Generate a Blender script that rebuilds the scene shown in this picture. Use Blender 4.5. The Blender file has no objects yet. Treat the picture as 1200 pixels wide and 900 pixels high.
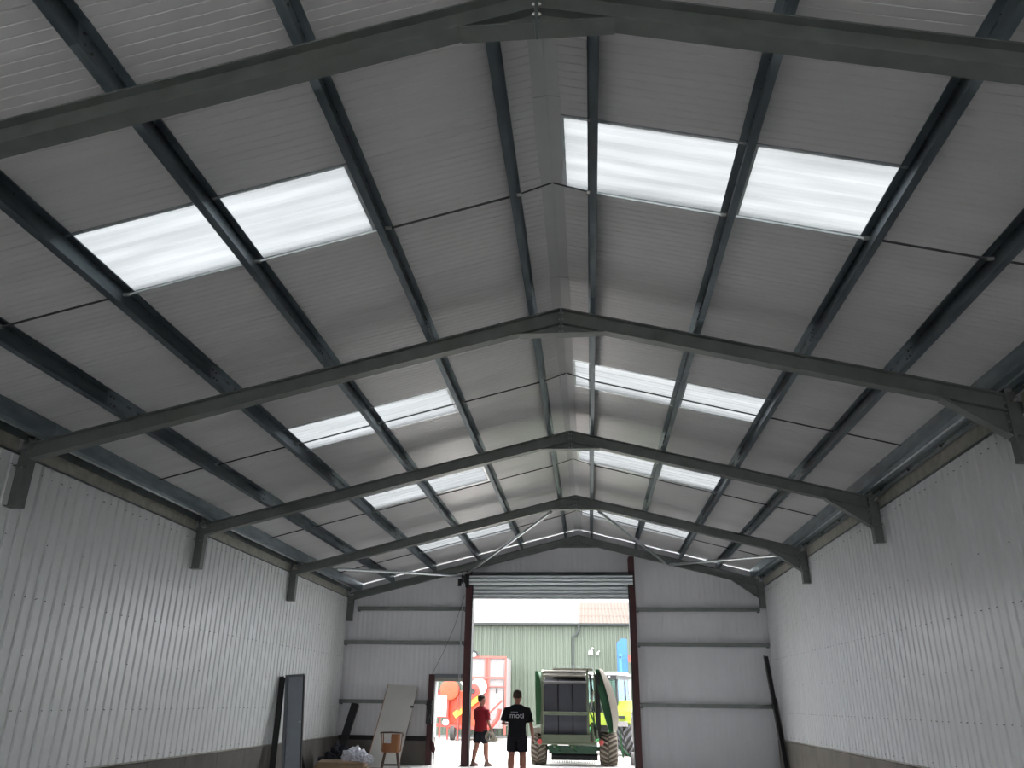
import bpy, bmesh, math, random
from mathutils import Vector, Matrix, noise
random.seed(7)
SC = bpy.context.scene
COL = SC.collection
PI = math.pi

# ------------------------------------------------------------------ camera
cam_d = bpy.data.cameras.new('camera'); cam = bpy.data.objects.new('camera', cam_d); COL.objects.link(cam)
SC.camera = cam
cam_d.sensor_width = 36.0; cam_d.lens = 936.27 / 1200 * 36; cam_d.clip_end = 500
yw, pt, rl = math.radians(-5.529), math.radians(21.686), math.radians(.783)
fw = Vector((math.sin(yw) * math.cos(pt), math.cos(yw) * math.cos(pt), math.sin(pt)))
rt = Vector((math.cos(yw), -math.sin(yw), 0)); upv = rt.cross(fw)
R_ = rt * math.cos(rl) + upv * math.sin(rl); U_ = -rt * math.sin(rl) + upv * math.cos(rl)
M = Matrix((R_, U_, -fw)).transposed().to_4x4(); M.translation = Vector((.262, 0, 1.6))
cam.matrix_world = M

# ------------------------------------------------------------------ sky and exposure
world = bpy.data.worlds.new('overcast_sky'); SC.world = world; world.use_nodes = True
wn = world.node_tree; wn.nodes.clear()
wo = wn.nodes.new('ShaderNodeOutputWorld'); bg = wn.nodes.new('ShaderNodeBackground')
tc = wn.nodes.new('ShaderNodeTexCoord'); nz = wn.nodes.new('ShaderNodeTexNoise'); rp = wn.nodes.new('ShaderNodeValToRGB')
nz.inputs['Scale'].default_value = 1.6; nz.inputs['Detail'].default_value = 5
rp.color_ramp.elements[0].color = (.86, .92, 1.0, 1); rp.color_ramp.elements[1].color = (1, .99, .97, 1)
rp.color_ramp.elements[0].position = .3; rp.color_ramp.elements[1].position = .65
wn.links.new(tc.outputs['Generated'], nz.inputs['Vector']); wn.links.new(nz.outputs['Fac'], rp.inputs['Fac'])
wn.links.new(rp.outputs['Color'], bg.inputs['Color']); wn.links.new(bg.outputs[0], wo.inputs['Surface'])
bg.inputs['Strength'].default_value = 1.0
sun_d = bpy.data.lights.new('sun', 'SUN'); sun_d.energy = .9; sun_d.angle = math.radians(25); sun_d.color = (1, .96, .9)
sun = bpy.data.objects.new('sun', sun_d); COL.objects.link(sun); sun.rotation_euler = (math.radians(16), math.radians(16), 0)
sun.location = (0, 30, 30)
SC.view_settings.view_transform = 'Standard'; SC.view_settings.look = 'None'
SC.view_settings.gamma = 1; SC.view_settings.use_curve_mapping = False
SC.view_settings.exposure = 3.3

# ------------------------------------------------------------------ materials
def srgb(r, g, b):
    f = lambda c: (c / 255) / 12.92 if c / 255 <= .04045 else ((c / 255 + .055) / 1.055) ** 2.4
    return (f(r), f(g), f(b), 1)
def mat(name, c, rough=.6, metal=0, var=.08, scale=6, bump=0, bscale=40, stretch=(1, 1, 1), spec=.5, stain=0, stain_c=(60, 55, 48)):
    m = bpy.data.materials.new(name); m.use_nodes = True; t = m.node_tree; N = t.nodes; L = t.links
    b = N['Principled BSDF']; b.inputs['Roughness'].default_value = rough; b.inputs['Metallic'].default_value = metal
    b.inputs['Specular IOR Level'].default_value = spec
    base = srgb(*c)
    tc = N.new('ShaderNodeTexCoord'); mp = N.new('ShaderNodeMapping'); mp.inputs['Scale'].default_value = stretch
    L.new(tc.outputs['Object'], mp.inputs['Vector'])
    nz = N.new('ShaderNodeTexNoise'); nz.inputs['Scale'].default_value = scale; nz.inputs['Detail'].default_value = 6
    L.new(mp.outputs[0], nz.inputs['Vector'])
    r = N.new('ShaderNodeValToRGB'); r.color_ramp.elements[0].position = .3; r.color_ramp.elements[1].position = .7
    r.color_ramp.elements[0].color = tuple(v * (1 - var) for v in base[:3]) + (1,)
    r.color_ramp.elements[1].color = tuple(min(1, v * (1 + var)) for v in base[:3]) + (1,)
    L.new(nz.outputs['Fac'], r.inputs['Fac']); out = r.outputs['Color']
    if stain:
        n2 = N.new('ShaderNodeTexNoise'); n2.inputs['Scale'].default_value = scale * .35; n2.inputs['Detail'].default_value = 9; n2.inputs['Roughness'].default_value = .7
        L.new(mp.outputs[0], n2.inputs['Vector'])
        r2 = N.new('ShaderNodeValToRGB'); r2.color_ramp.elements[0].position = .48; r2.color_ramp.elements[1].position = .75
        r2.color_ramp.elements[1].color = (stain, stain, stain, 1); r2.color_ramp.elements[0].color = (0, 0, 0, 1)
        L.new(n2.outputs['Fac'], r2.inputs['Fac'])
        mx = N.new('ShaderNodeMix'); mx.data_type = 'RGBA'
        L.new(r2.outputs['Color'], mx.inputs['Factor']); L.new(out, mx.inputs['A']); mx.inputs['B'].default_value = srgb(*stain_c)
        out = mx.outputs['Result']
    L.new(out, b.inputs['Base Color'])
    if bump:
        n3 = N.new('ShaderNodeTexNoise'); n3.inputs['Scale'].default_value = bscale; n3.inputs['Detail'].default_value = 4
        L.new(mp.outputs[0], n3.inputs['Vector'])
        bp = N.new('ShaderNodeBump'); bp.inputs['Strength'].default_value = bump; bp.inputs['Distance'].default_value = .02
        L.new(n3.outputs['Fac'], bp.inputs['Height']); L.new(bp.outputs[0], b.inputs['Normal'])
    return m
MT = {}
MT['wall_sheet'] = mat('white_wall_cladding', (236, 237, 238), .34, var=.035, scale=2, stain=.18, stain_c=(205, 205, 202), stretch=(1, 1, .4))
MT['gable_sheet'] = mat('pale_gable_cladding', (224, 224, 227), .45, var=.03, scale=2, stain=.12, stain_c=(150, 150, 152), stretch=(1, 1, .4))
MT['roof_sheet'] = mat('pale_roof_lining', (210, 208, 208), .30, var=.05, scale=1.4, stretch=(.6, 2.5, 1), bump=.05, bscale=3, stain=.15, stain_c=(158, 157, 158))
MT['ridge'] = mat('ridge_flashing', (190, 190, 191), .45, var=.04, scale=3)
MT['screw'] = mat('screw_head', (96, 96, 98), .5, .5)
MT['steel'] = mat('dark_painted_steel', (112, 117, 114), .4, .3, var=.14, scale=5, bump=.06, bscale=30, stain=.3, stain_c=(120, 118, 110))
MT['galv'] = mat('galvanised_steel', (128, 140, 146), .38, .7, var=.22, scale=9, stretch=(1, .25, 1), bump=.05, bscale=20)
MT['galv_dark'] = mat('dull_galvanised_steel', (104, 112, 112), .45, .5, var=.18, scale=9)
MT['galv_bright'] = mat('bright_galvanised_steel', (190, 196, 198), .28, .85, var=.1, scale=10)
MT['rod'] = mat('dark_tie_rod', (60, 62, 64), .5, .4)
MT['bolt'] = mat('zinc_bolt', (170, 172, 170), .35, .8)
MT['eave_angle'] = mat('weathered_eave_angle', (168, 166, 156), .5, .1, var=.2, scale=7, stain=.4, stain_c=(140, 136, 126))
MT['oxide'] = mat('red_oxide_paint', (62, 14, 20), .5, var=.15, scale=8)
MT['concrete'] = mat('cast_concrete', (128, 122, 114), .85, var=.14, scale=2.2, bump=.25, bscale=28, stain=.5, stain_c=(92, 84, 76))
MT['concrete_l'] = mat('grey_concrete_panel', (112, 108, 104), .85, var=.16, scale=2.2, bump=.25, bscale=28, stain=.5, stain_c=(72, 68, 62))
MT['floor'] = mat('concrete_floor', (216, 215, 213), .6, var=.12, scale=1.1, bump=.1, bscale=30, stain=.3, stain_c=(160, 158, 154))
MT['yard'] = mat('pale_yard_concrete', (158, 154, 149), .85, var=.1, scale=.8, bump=.1, bscale=20, stain=.35, stain_c=(136, 129, 121))
MT['shutter'] = mat('galvanised_shutter_slat', (214, 220, 222), .22, .4, var=.08, scale=3, stretch=(.2, 1, 1))
MT['black'] = mat('matt_black', (20, 20, 23), .6)
MT['rubber'] = mat('tyre_rubber', (48, 47, 46), .85, var=.2, scale=8)
MT['rubber_dusty'] = mat('dusty_tyre_rubber', (84, 76, 67), .9, var=.25, scale=9, stain=.4, stain_c=(66, 60, 52))
MT['lug_dusty'] = mat('dusty_tread_lug', (140, 131, 117), .9, var=.15, scale=9)
MT['lug'] = mat('worn_tread_lug', (78, 80, 84), .8, var=.15, scale=9)
MT['green_barn'] = mat('sage_green_cladding', (67, 76, 65), .55, var=.05, scale=1, stain=.2, stain_c=(72, 78, 68))
MT['fibre'] = mat('weathered_fibre_cement', (104, 104, 105), .9, var=.1, scale=2, stain=.4, stain_c=(84, 83, 82))
MT['tan_roof'] = mat('tan_roof_sheet', (66, 53, 44), .85, var=.12, scale=2)
MT['gutter'] = mat('dark_gutter', (36, 42, 42), .5)
MT['blue'] = mat('blue_paint', (24, 78, 134), .5, var=.06)
MT['blue_dark'] = mat('worn_blue_paint', (44, 96, 140), .5, var=.06)
MT['coral'] = mat('coral_red_paint', (150, 44, 36), .5, var=.06)
MT['orange'] = mat('orange_paint', (164, 54, 20), .45, var=.1)
MT['pink'] = mat('faded_red_paint', (140, 64, 56), .6, var=.08)
MT['yellow'] = mat('yellow_paint', (190, 140, 40), .5)
MT['mesh'] = mat('grey_mesh_panel', (112, 108, 108), .7, var=.06)
MT['white'] = mat('white_paint', (190, 190, 188), .5, var=.03)
MT['board'] = mat('white_board_face', (206, 204, 200), .55, var=.03, scale=2, stain=.12, stain_c=(170, 160, 150))
MT['wood'] = mat('warm_stained_wood', (142, 92, 54), .55, var=.2, scale=4, stretch=(1, 1, .2))
MT['wood_pale'] = mat('bare_board_edge', (160, 120, 92), .8, var=.15, scale=6)
MT['wood_dark'] = mat('dark_brown_wood', (64, 40, 28), .55, var=.2, scale=4)
MT['grey_paint'] = mat('blue_grey_paint', (138, 144, 152), .5, .15, var=.06, scale=4)
MT['grey_mid'] = mat('mid_grey_paint', (110, 114, 120), .5, .15, var=.06, scale=4)
MT['film'] = mat('crumpled_plastic_film', (208, 210, 220), .25, var=.08, scale=10)
MT['card'] = mat('brown_cardboard', (150, 128, 104), .85, var=.1, scale=6)
MT['navy'] = mat('navy_tarpaulin', (16, 18, 34), .5, var=.2, scale=5)
MT['shirt_red'] = mat('red_cotton', (140, 18, 32), .85, var=.12, scale=9)
MT['shirt_black'] = mat('black_cotton', (13, 14, 20), .88, var=.2, scale=9)
MT['shorts'] = mat('dark_navy_cotton', (20, 20, 30), .88, var=.2, scale=9)
MT['skin'] = mat('skin', (170, 116, 98), .55, var=.06, scale=8)
MT['hair'] = mat('short_brown_hair', (62, 48, 38), .8, var=.25, scale=60, bump=.3, bscale=120)
MT['sock'] = mat('dark_sock', (70, 38, 42), .9)
MT['shoe'] = mat('brown_boot', (110, 82, 74), .7, var=.15)
MT['eye'] = mat('eye_white', (220, 214, 206), .3)
MT['lip'] = mat('lip', (150, 84, 78), .6)
MT['print'] = mat('white_shirt_print', (205, 208, 216), .7, var=.02)
MT['rope'] = mat('pale_grey_rope', (168, 160, 146), .85, var=.25, scale=25)
MT['sage'] = mat('sage_machine_paint', (104, 112, 90), .5, var=.08, scale=4)
MT['dgreen'] = mat('dark_green_machine_paint', (14, 66, 36), .4, var=.1, scale=3)
MT['mgreen'] = mat('mid_green_machine_paint', (34, 86, 48), .45, var=.12, scale=3)
MT['cream'] = mat('cream_machine_paint', (146, 139, 127), .5, var=.05, scale=3)
MT['belt'] = mat('grey_baler_belt', (70, 71, 79), .6, var=.1, scale=4, stretch=(1, 1, .3))
MT['lime'] = mat('lime_green_paint', (112, 128, 20), .4, var=.05)
MT['red_reflector'] = mat('red_reflector', (190, 70, 66), .4)
MT['redrim'] = mat('orange_red_rim', (170, 44, 24), .5)
MT['lamp_white'] = mat('lamp_lens', (176, 176, 172), .2)
def glass_mat():
    m = bpy.data.materials.new('tinted_cab_glass'); m.use_nodes = True; b = m.node_tree.nodes['Principled BSDF']
    b.inputs['Base Color'].default_value = (.78, .93, .93, 1); b.inputs['Transmission Weight'].default_value = 1
    b.inputs['Roughness'].default_value = .02; b.inputs['IOR'].default_value = 1.1; return m
MT['glass'] = glass_mat()
def grp_mat(name, lo, hi):      # translucent ribbed rooflight sheet: part diffusing, part clear
    m = bpy.data.materials.new(name); m.use_nodes = True; t = m.node_tree; N = t.nodes; L = t.links
    N.remove(N['Principled BSDF']); o = N['Material Output']
    tl = N.new('ShaderNodeBsdfTranslucent'); tp = N.new('ShaderNodeBsdfTransparent'); mx = N.new('ShaderNodeMixShader')
    tc = N.new('ShaderNodeTexCoord'); mp = N.new('ShaderNodeMapping'); mp.inputs['Scale'].default_value = (.5, 5, .5)
    nz = N.new('ShaderNodeTexNoise'); nz.inputs['Scale'].default_value = 1.5; nz.inputs['Detail'].default_value = 5
    r = N.new('ShaderNodeValToRGB'); r.color_ramp.elements[0].position = .3; r.color_ramp.elements[1].position = .7
    r.color_ramp.elements[0].color = (lo, lo * 1.02, lo * 1.03, 1); r.color_ramp.elements[1].color = (hi, hi * 1.02, hi * 1.03, 1)
    L.new(tc.outputs['Object'], mp.inputs[0]); L.new(mp.outputs[0], nz.inputs['Vector']); L.new(nz.outputs['Fac'], r.inputs['Fac'])
    L.new(r.outputs['Color'], tl.inputs['Color']); L.new(r.outputs['Color'], tp.inputs['Color'])
    mx.inputs['Fac'].default_value = .5
    L.new(tl.outputs[0], mx.inputs[1]); L.new(tp.outputs[0], mx.inputs[2]); L.new(mx.outputs[0], o.inputs['Surface'])
    return m
MT['grp'] = grp_mat('dimmed_rooflight_sheet', .25, .305); MT['grp_added'] = grp_mat('added_rooflight_sheet', .60, .66)  # in-view sheets dimmed, added rear sheets kept clearer to light the interior

# ------------------------------------------------------------------ mesh helpers
class MB:
    def __init__(s): s.v = []; s.f = []
    def add(s, vs, fs):
        n = len(s.v); s.v += [tuple(v) for v in vs]; s.f += [tuple(n + i for i in f) for f in fs]; return s
    def box(s, x0, x1, y0, y1, z0, z1):
        return s.add([(x, y, z) for x in (x0, x1) for y in (y0, y1) for z in (z0, z1)],
                     [(0, 1, 3, 2), (4, 6, 7, 5), (0, 4, 5, 1), (2, 3, 7, 6), (0, 2, 6, 4), (1, 5, 7, 3)])
    def ext(s, poly, d0, d1, ax='y'):     # 2D polygon extruded along an axis; poly is (x,z) for y, (y,z) for x, (x,y) for z
        P = {'y': lambda a, b, d: (a, d, b), 'x': lambda a, b, d: (d, a, b), 'z': lambda a, b, d: (a, b, d)}[ax]
        n = len(poly); vs = [P(a, b, d0) for a, b in poly] + [P(a, b, d1) for a, b in poly]
        fs = [tuple(range(n)), tuple(range(2 * n - 1, n - 1, -1))] + [(i, (i + 1) % n, n + (i + 1) % n, n + i) for i in range(n)]
        return s.add(vs, fs)
    def rings(s, rs, cap=True):
        n = len(rs[0]); vs = [p for r in rs for p in r]; fs = []
        for k in range(len(rs) - 1):
            for i in range(n): fs.append((k * n + i, k * n + (i + 1) % n, (k + 1) * n + (i + 1) % n, (k + 1) * n + i))
        if cap: fs += [tuple(range(n - 1, -1, -1)), tuple(range((len(rs) - 1) * n, len(rs) * n))]
        return s.add(vs, fs)
    def tube(s, pts, r, n=8, cap=True):
        pts = [Vector(p) for p in pts]; rr = r if isinstance(r, (list, tuple)) else [r] * len(pts); rs = []; ref = None
        for i, p in enumerate(pts):
            t = ((pts[min(i + 1, len(pts) - 1)] - p).normalized() + (p - pts[max(i - 1, 0)]).normalized()).normalized()
            if ref is None: ref = Vector((0, 0, 1)) if abs(t.z) < .9 else Vector((1, 0, 0))
            a = t.cross(ref).normalized(); b = t.cross(a).normalized(); ref = -b if False else ref
            if abs(t.dot(ref)) > .95: ref = a
            rs.append([p + (a * math.cos(2 * PI * k / n) + b * math.sin(2 * PI * k / n)) * rr[i] for k in range(n)])
        return s.rings(rs, cap)
    def bar(s, a, b, w, h, up=(0, 0, 1)):  # rectangular bar between two points
        a = Vector(a); b = Vector(b); t = (b - a).normalized(); u = Vector(up)
        x = t.cross(u).normalized(); z = x.cross(t).normalized()
        rs = [[p + x * sx * w / 2 + z * sz * h / 2 for sx, sz in ((-1, -1), (1, -1), (1, 1), (-1, 1))] for p in (a, b)]
        return s.rings(rs)
    def lathe(s, prof, c, axis='x', n=24):  # prof: (radius, offset)
        c = Vector(c); rs = []
        for r, o in prof:
            ring = []
            for k in range(n):
                a = 2 * PI * k / n; ca, sa = math.cos(a) * r, math.sin(a) * r
                ring.append(c + (Vector((o, ca, sa)) if axis == 'x' else Vector((ca, sa, o)) if axis == 'z' else Vector((ca, o, sa))))
            rs.append(ring)
        return s.rings(rs)
    def ell(s, c, rx, ry, rz, n=12, m=8):
        rs = []
        for j in range(1, m):
            t = PI * j / m
            rs.append([(c[0] + rx * math.sin(t) * math.cos(2 * PI * k / n), c[1] + ry * math.sin(t) * math.sin(2 * PI * k / n), c[2] - rz * math.cos(t)) for k in range(n)])
        return s.rings(rs)
    def mesh(s, name, m, smooth=False):
        me = bpy.data.meshes.new(name); me.from_pydata(s.v, [], s.f); me.validate()
        bm = bmesh.new(); bm.from_mesh(me); bmesh.ops.recalc_face_normals(bm, faces=bm.faces); bm.to_mesh(me); bm.free()
        me.materials.append(MT[m] if isinstance(m, str) else m)
        if smooth:
            me.polygons.foreach_set('use_smooth', [True] * len(me.polygons))
            try: me.set_sharp_from_angle(angle=math.radians(40))
            except Exception: pass
        return me
    def obj(s, name, m, parent=None, smooth=False, **kw):
        o = bpy.data.objects.new(name, s.mesh(name, m, smooth)); COL.objects.link(o)
        if parent is not None: o.parent = parent
        for k, v in kw.items(): o[k] = v
        return o
def inst(name, me, parent=None, loc=(0, 0, 0), rot=(0, 0, 0), **kw):
    o = bpy.data.objects.new(name, me); COL.objects.link(o); o.location = loc; o.rotation_euler = rot
    if parent is not None: o.parent = parent
    for k, v in kw.items(): o[k] = v
    return o
def thing(name, label, cat, loc=(0, 0, 0), rz=0, group=None):
    o = bpy.data.objects.new(name, None); COL.objects.link(o); o.location = loc; o.rotation_euler = (0, 0, rz)
    o.empty_display_size = .2; o['label'] = label; o['category'] = cat
    if group: o['group'] = group
    return o
def tag(o, label, cat, group=None):
    o['label'] = label; o['category'] = cat
    if group: o['group'] = group
    return o

# ------------------------------------------------------------------ dimensions of the shed
H, S = 6.13, .25                 # top of rafters at the ridge, roof slope
WL, WR = -6.70, 5.14             # planes of the inner wall cladding
FY = [-15.2, -10.37, -5.57, -.77, 4.03, 8.83, 13.63, 18.43, 23.26]    # portal frames
YB, YG = -15.3, 23.44             # open rear end and gable cladding plane
PD = .20                         # purlin depth
def rtop(x): return H - S * abs(x)
def sheet_z(x): return rtop(x) + PD + .005

# ------------------------------------------------------------------ ground
MB().box(-6.95, 5.4, YB, 23.9, -.15, 0).obj('floor', 'floor', kind='structure')
MB().box(-45, 45, 23.9, 75, -.17, -.005).obj('ground_1', 'yard', kind='structure')
MB().box(-45, 45, -30, YB, -.17, -.005).obj('ground_2', 'yard', kind='structure')
MB().box(-45, -6.95, YB, 23.9, -.17, -.005).obj('ground_3', 'yard', kind='structure')
MB().box(5.4, 45, YB, 23.9, -.17, -.005).obj('ground_4', 'yard', kind='structure')

# ------------------------------------------------------------------ side walls: backing, cladding sheets, screws, concrete base
def side_wall(side, X, ztop, zbot, conc, jw):
    sg = -1 if side == 'left' else 1
    w = MB().box(min(X + sg * .035, X + sg * .22), max(X + sg * .035, X + sg * .22), YB, 23.7, zbot - .02, sheet_z(X) - .03).obj('wall_' + side, 'gable_sheet', kind='structure')
    # one sheet = 1 m: five wide flats with narrow recessed flutes
    pr = [(0, 0)]
    for k in range(5):
        y = k * .2
        pr += [(y + .138, 0), (y + .152, .03), (y + .184, .03), (y + .197, 0)]
    pr += [(.997, .006), (.997, .034), (0, .034)]
    mb = MB(); mb.ext([(X + sg * d, y) for y, d in pr][::-1], zbot, ztop, 'z')
    me = mb.mesh('cladding_sheet', 'wall_sheet')
    n = int((23.4 - YB))
    for k in range(n + 1):
        y = 23.4 - (k + 1)
        if y < YB: break
        inst('cladding_sheet', me, w, (0, y, 0))
    sc = MB(); z_rows = [zbot + .07, 1.42, 2.05, 2.73, 3.4, ztop - .13]
    rnd = random.Random(3 if sg < 0 else 5)
    for zi, z in enumerate(z_rows):
        y = YB + .07
        while y < 23.3:
            k = int((y - YB) / .2)
            if zi in (1, 3, 5) or (zi in (2, 4) and k % 4 == 1) or zi == 0 and k % 2 == 0:
                offs = (0, .022) if (k % 5 == 0 and zi in (1, 3, 5)) else (0,)
                if not (zi in (1, 3, 5) and k % 5 in (2,)):
                    for o in offs:
                        c = (X - sg * .0, 23.4 - (YG - .04 - YB) + (y - YB) * 1 + o + .02, z + rnd.uniform(-.004, .004))
                        sc.ext([(c[1] + 0.0062 * math.cos(a * PI / 3), c[2] + .0062 * math.sin(a * PI / 3)) for a in range(6)], X + sg * .004, X - sg * .006, 'x')
            y += .2
    sc.obj('cladding_screws', 'screw', w, kind='stuff')
    # concrete base panels with open joints
    y = 23.4; i = 0; base = MB().box(min(X - sg * .0, X + sg * .2), max(X, X + sg * .2), YB, 23.4, 0, zbot - .03)
    wb = MB().box(min(X + sg * .05, X + sg * .22), max(X + sg * .05, X + sg * .22), YB, 23.7, 0, zbot - .018).obj('trim_' + ('1' if sg < 0 else '2'), conc, kind='structure')
    while y > YB:
        y0 = max(YB, y - jw)
        m = MB().box(min(X - sg * .03, X + sg * .05), max(X - sg * .03, X + sg * .05), y0 + .006, y - .006, 0, zbot - .028 - .004 * (i % 3))
        m.obj('concrete_panel', conc, wb); y = y0; i += 1
    # grey closer strip at foot and head of the cladding
    f = MB().box(min(X - sg * .012, X + sg * .03), max(X - sg * .012, X + sg * .03), YB, 23.4, zbot - .022, zbot - .002); f.obj('drip_strip', 'eave_angle', w)
    e = MB(); a, b = min(X - sg * .02, X + sg * .01), max(X - sg * .02, X + sg * .01)
    e.box(a, b, YB, 23.42, ztop + .004, ztop + .02); e.obj('head_strip', 'galv_dark', w)
    return w
side_wall('left', WL, 4.35, .68, 'concrete_l', 1.27)
side_wall('right', WR, 4.66, .79, 'concrete', 1.25)

# ------------------------------------------------------------------ gable wall with its two openings
DX0, DX1, DZ = -3.06, 1.44, 4.95       # roller door opening
SX0, SX1, SZ = -4.00, -3.22, 2.13      # side door opening
gw = MB(); yb0, yb1 = YG + .03, YG + .2
def gpoly(x0, x1, z0): 
    pts = [(x0, z0), (x1, z0), (x1, sheet_z(x1) - .03)] + ([(0, sheet_z(0) - .03)] if x0 < 0 < x1 else []) + [(x0, sheet_z(x0) - .03)]
    return pts
gw.ext(gpoly(WL - .2, SX0, .66), yb0, yb1); gw.ext(gpoly(SX0, SX1, SZ), yb0, yb1); gw.ext(gpoly(SX1, DX0, 0), yb0, yb1)
gw.ext(gpoly(DX0, DX1, DZ), yb0, yb1); gw.ext(gpoly(DX1, WR + .2, 0), yb0, yb1)
rg = MB()
rg.ext(gpoly(WL - .2, -6.3, 0), YB - .16, YB); rg.ext(gpoly(4.7, WR + .2, 0), YB - .16, YB); rg.ext(gpoly(-6.3, 4.7, 2.2), YB - .16, YB)  # unseen rear wall, its low opening shaped to let daylight into the shed
rg.obj('wall_front', 'gable_sheet', kind='structure')
wall_back = gw.obj('wall_back', 'gable_sheet', kind='structure')
def gable_sheet(x0, x1, z0):
    n = max(2, round((x1 - x0) / .0714)); m = MB(); w = (x1 - x0 - .006) / n
    fr = []
    for k in range(n + 1):
        x = x0 + .003 + w * k; fr.append((x, YG - .004 if k % 2 else YG + .002))
        if k < n and k % 2: fr.append((x + w * .12, YG - .004)); 
    bk = [(x1 - .003, YG + .028), (x0 + .003, YG + .028)]
    ring = fr + bk
    bot = [(x, y, z0) for x, y in ring]; top = [(x, y, sheet_z(x) - .02) for x, y in ring]
    m.rings([bot, top]); return m.obj('cladding_sheet', 'gable_sheet', wall_back)
xs = [WL + .003, -5.7, -4.85, SX0]
for a, b in zip(xs, xs[1:]): gable_sheet(a, b, .70)
gable_sheet(SX0, SX1, SZ + .01); gable_sheet(SX1, DX0, 0)
for a, b in zip([DX0, -2.0, -1.0, 0, 1.0], [-2.0, -1.0, 0, 1.0, DX1]): gable_sheet(a, b, DZ)
xs = [DX1, 2.3, 3.25, 4.2, WR - .003]
for a, b in zip(xs, xs[1:]): gable_sheet(a, b, .0)
pb = MB().box(WL - .2, SX0, YG - .02, YG + .2, 0, .675).obj('trim_3', 'concrete', kind='structure')
MB().box(WL + .05, SX0 - .01, YG - .06, YG, .585, .70).obj('sill_strip', 'black', pb)
for a, b in zip([WL + .06, -5.6, -4.9], [-5.61, -4.91, SX0 - .02]): MB().box(a, b, YG - .045, YG - .02, .002, .615).obj('concrete_panel', 'concrete_l', pb)

# ------------------------------------------------------------------ roof: lining panels, rooflights, ridge flashing
PW = 1.06; Y0 = 5.55
ceiling = MB()
for sg in (-1, 1):
    ceiling.ext([(sg * .11, sheet_z(.11) - .004), (0, sheet_z(.05)), (0, sheet_z(.05) + .012), (sg * .11, sheet_z(.11) + .008)], YB, 23.6)
ceiling.ext([(-.13, sheet_z(.13) + .09), (0, sheet_z(0) + .09), (.13, sheet_z(.13) + .09), (.13, sheet_z(.13) + .11), (0, sheet_z(0) + .12), (-.13, sheet_z(.13) + .11)], YB, 23.6)
ceiling = ceiling.obj('ceiling', 'ridge', kind='structure')
def roof_profile():
    n = 12; pts = [(.002, .012), (.009, 0)]
    w = (PW - .016) / n
    for k in range(1, n):
        y = .008 + w * k
        pts += [(y - .007, 0), (y - .003, .0045), (y + .003, .0045), (y + .007, 0)]
    pts += [(PW - .009, 0), (PW - .002, .012), (PW - .002, .08), (.002, .08)]
    return pts
RP = roof_profile()
def roof_mesh(xa, xb, sg, grp=False):
    m = MB(); rs = []
    prof = RP
    if grp:
        prof = [(.03, 0)]
        for k in range(5):
            y = .06 + k * .2
            prof += [(y, 0), (y + .03, .02), (y + .07, .02), (y + .1, 0)]
        prof += [(PW - .03, 0)]
        prof = prof + [(y, z + .035) for y, z in prof[::-1]]
    for x in (xa, xb): rs.append([(sg * x, y, sheet_z(x) + z) for y, z in prof])
    m.rings(rs); return m.mesh('rooflight' if grp else 'roof_panel', 'grp' if grp else 'roof_sheet')
XLE, XRE = -WL + .2, WR + .2
ML = roof_mesh(.11, XLE, -1); MR = roof_mesh(.11, XRE, 1)
MLa, MLb = roof_mesh(.11, 1.74, -1), roof_mesh(4.24, XLE, -1); MRb = roof_mesh(2.98, XRE, 1)
GL1, GL2 = roof_mesh(1.76, 2.98, -1, True), roof_mesh(3.0, 4.22, -1, True)
GR1, GR2 = roof_mesh(.125, 1.72, 1, True), roof_mesh(1.74, 2.96, 1, True)
bay_name = {-17: 'last added row behind the viewer', -15: 'sixth added row behind the viewer', -13: 'fifth added row behind the viewer', -11: 'fourth added row behind the viewer', -9: 'third added row behind the viewer', -7: 'first added row behind the viewer', 0: 'in the nearest bay', 5: 'in the second bay', 9: 'in the third bay', 14: 'in the far bay by the gable'}  # rows behind the viewer are unseen, added to brighten the interior
def clearer_copy(me):
    c = me.copy(); c.materials[0] = MT['grp_added']; return c
CL = {me.name: clearer_copy(me) for me in (GL1, GL2, GR1, GR2)}
k = -20
while Y0 + PW * k < 23.5:
    y = Y0 + PW * k
    if y > YB - .3:
        if k in bay_name:
            inst('roof_panel', MLa, ceiling, (0, y, 0)); inst('roof_panel', MLb, ceiling, (0, y, 0)); inst('roof_panel', MRb, ceiling, (0, y, 0))
            for me, side, wh in ((GL1, 'left', 'upper'), (GL2, 'left', 'lower'), (GR1, 'right', 'upper'), (GR2, 'right', 'lower')):
                inst('rooflight', me if k >= 0 else CL[me.name], ceiling, (0, y, 0), label='%s translucent rooflight, %s slope, %s' % (wh, side, bay_name[k]))
            fl = MB()   # frame trims round the lights
            for sg, xa, xb in ((-1, 1.75, 4.23), (1, .12, 2.97)):
                for yy in (.0, PW - .03): fl.rings([[(sg * x, y + yy + a, sheet_z(x) - .004 + b) for a, b in ((0, 0), (.03, 0), (.03, .04), (0, .04))] for x in (xa, xb)])
                for x in (xa, (xa + xb) / 2 if sg < 0 else 1.73, xb): fl.rings([[(sg * (x + a), yy, sheet_z(x) - .004 + b) for a, b in ((-.02, 0), (.02, 0), (.02, .06), (-.02, .06))] for yy in (y, y + PW)])
            fl.obj('rooflight_trim', 'galv_bright', ceiling)
        else:
            inst('roof_panel', ML, ceiling, (0, y, 0)); inst('roof_panel', MR, ceiling, (0, y, 0))
    k += 1
# lapped ends of the ridge flashing lengths
for y in (-.2, 2.8, 5.32, 8.4, 11.4, 14.4, 17.4, 20.4):
    m = MB()
    for sg in (-1, 1):
        m.ext([(sg * .115, sheet_z(.115) - .010), (0, sheet_z(.05) - .006), (0, sheet_z(.05) - .003), (sg * .115, sheet_z(.115) - .007)], y, y + 1.0)
    m.obj('ridge_flashing', 'ridge', ceiling)

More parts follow.
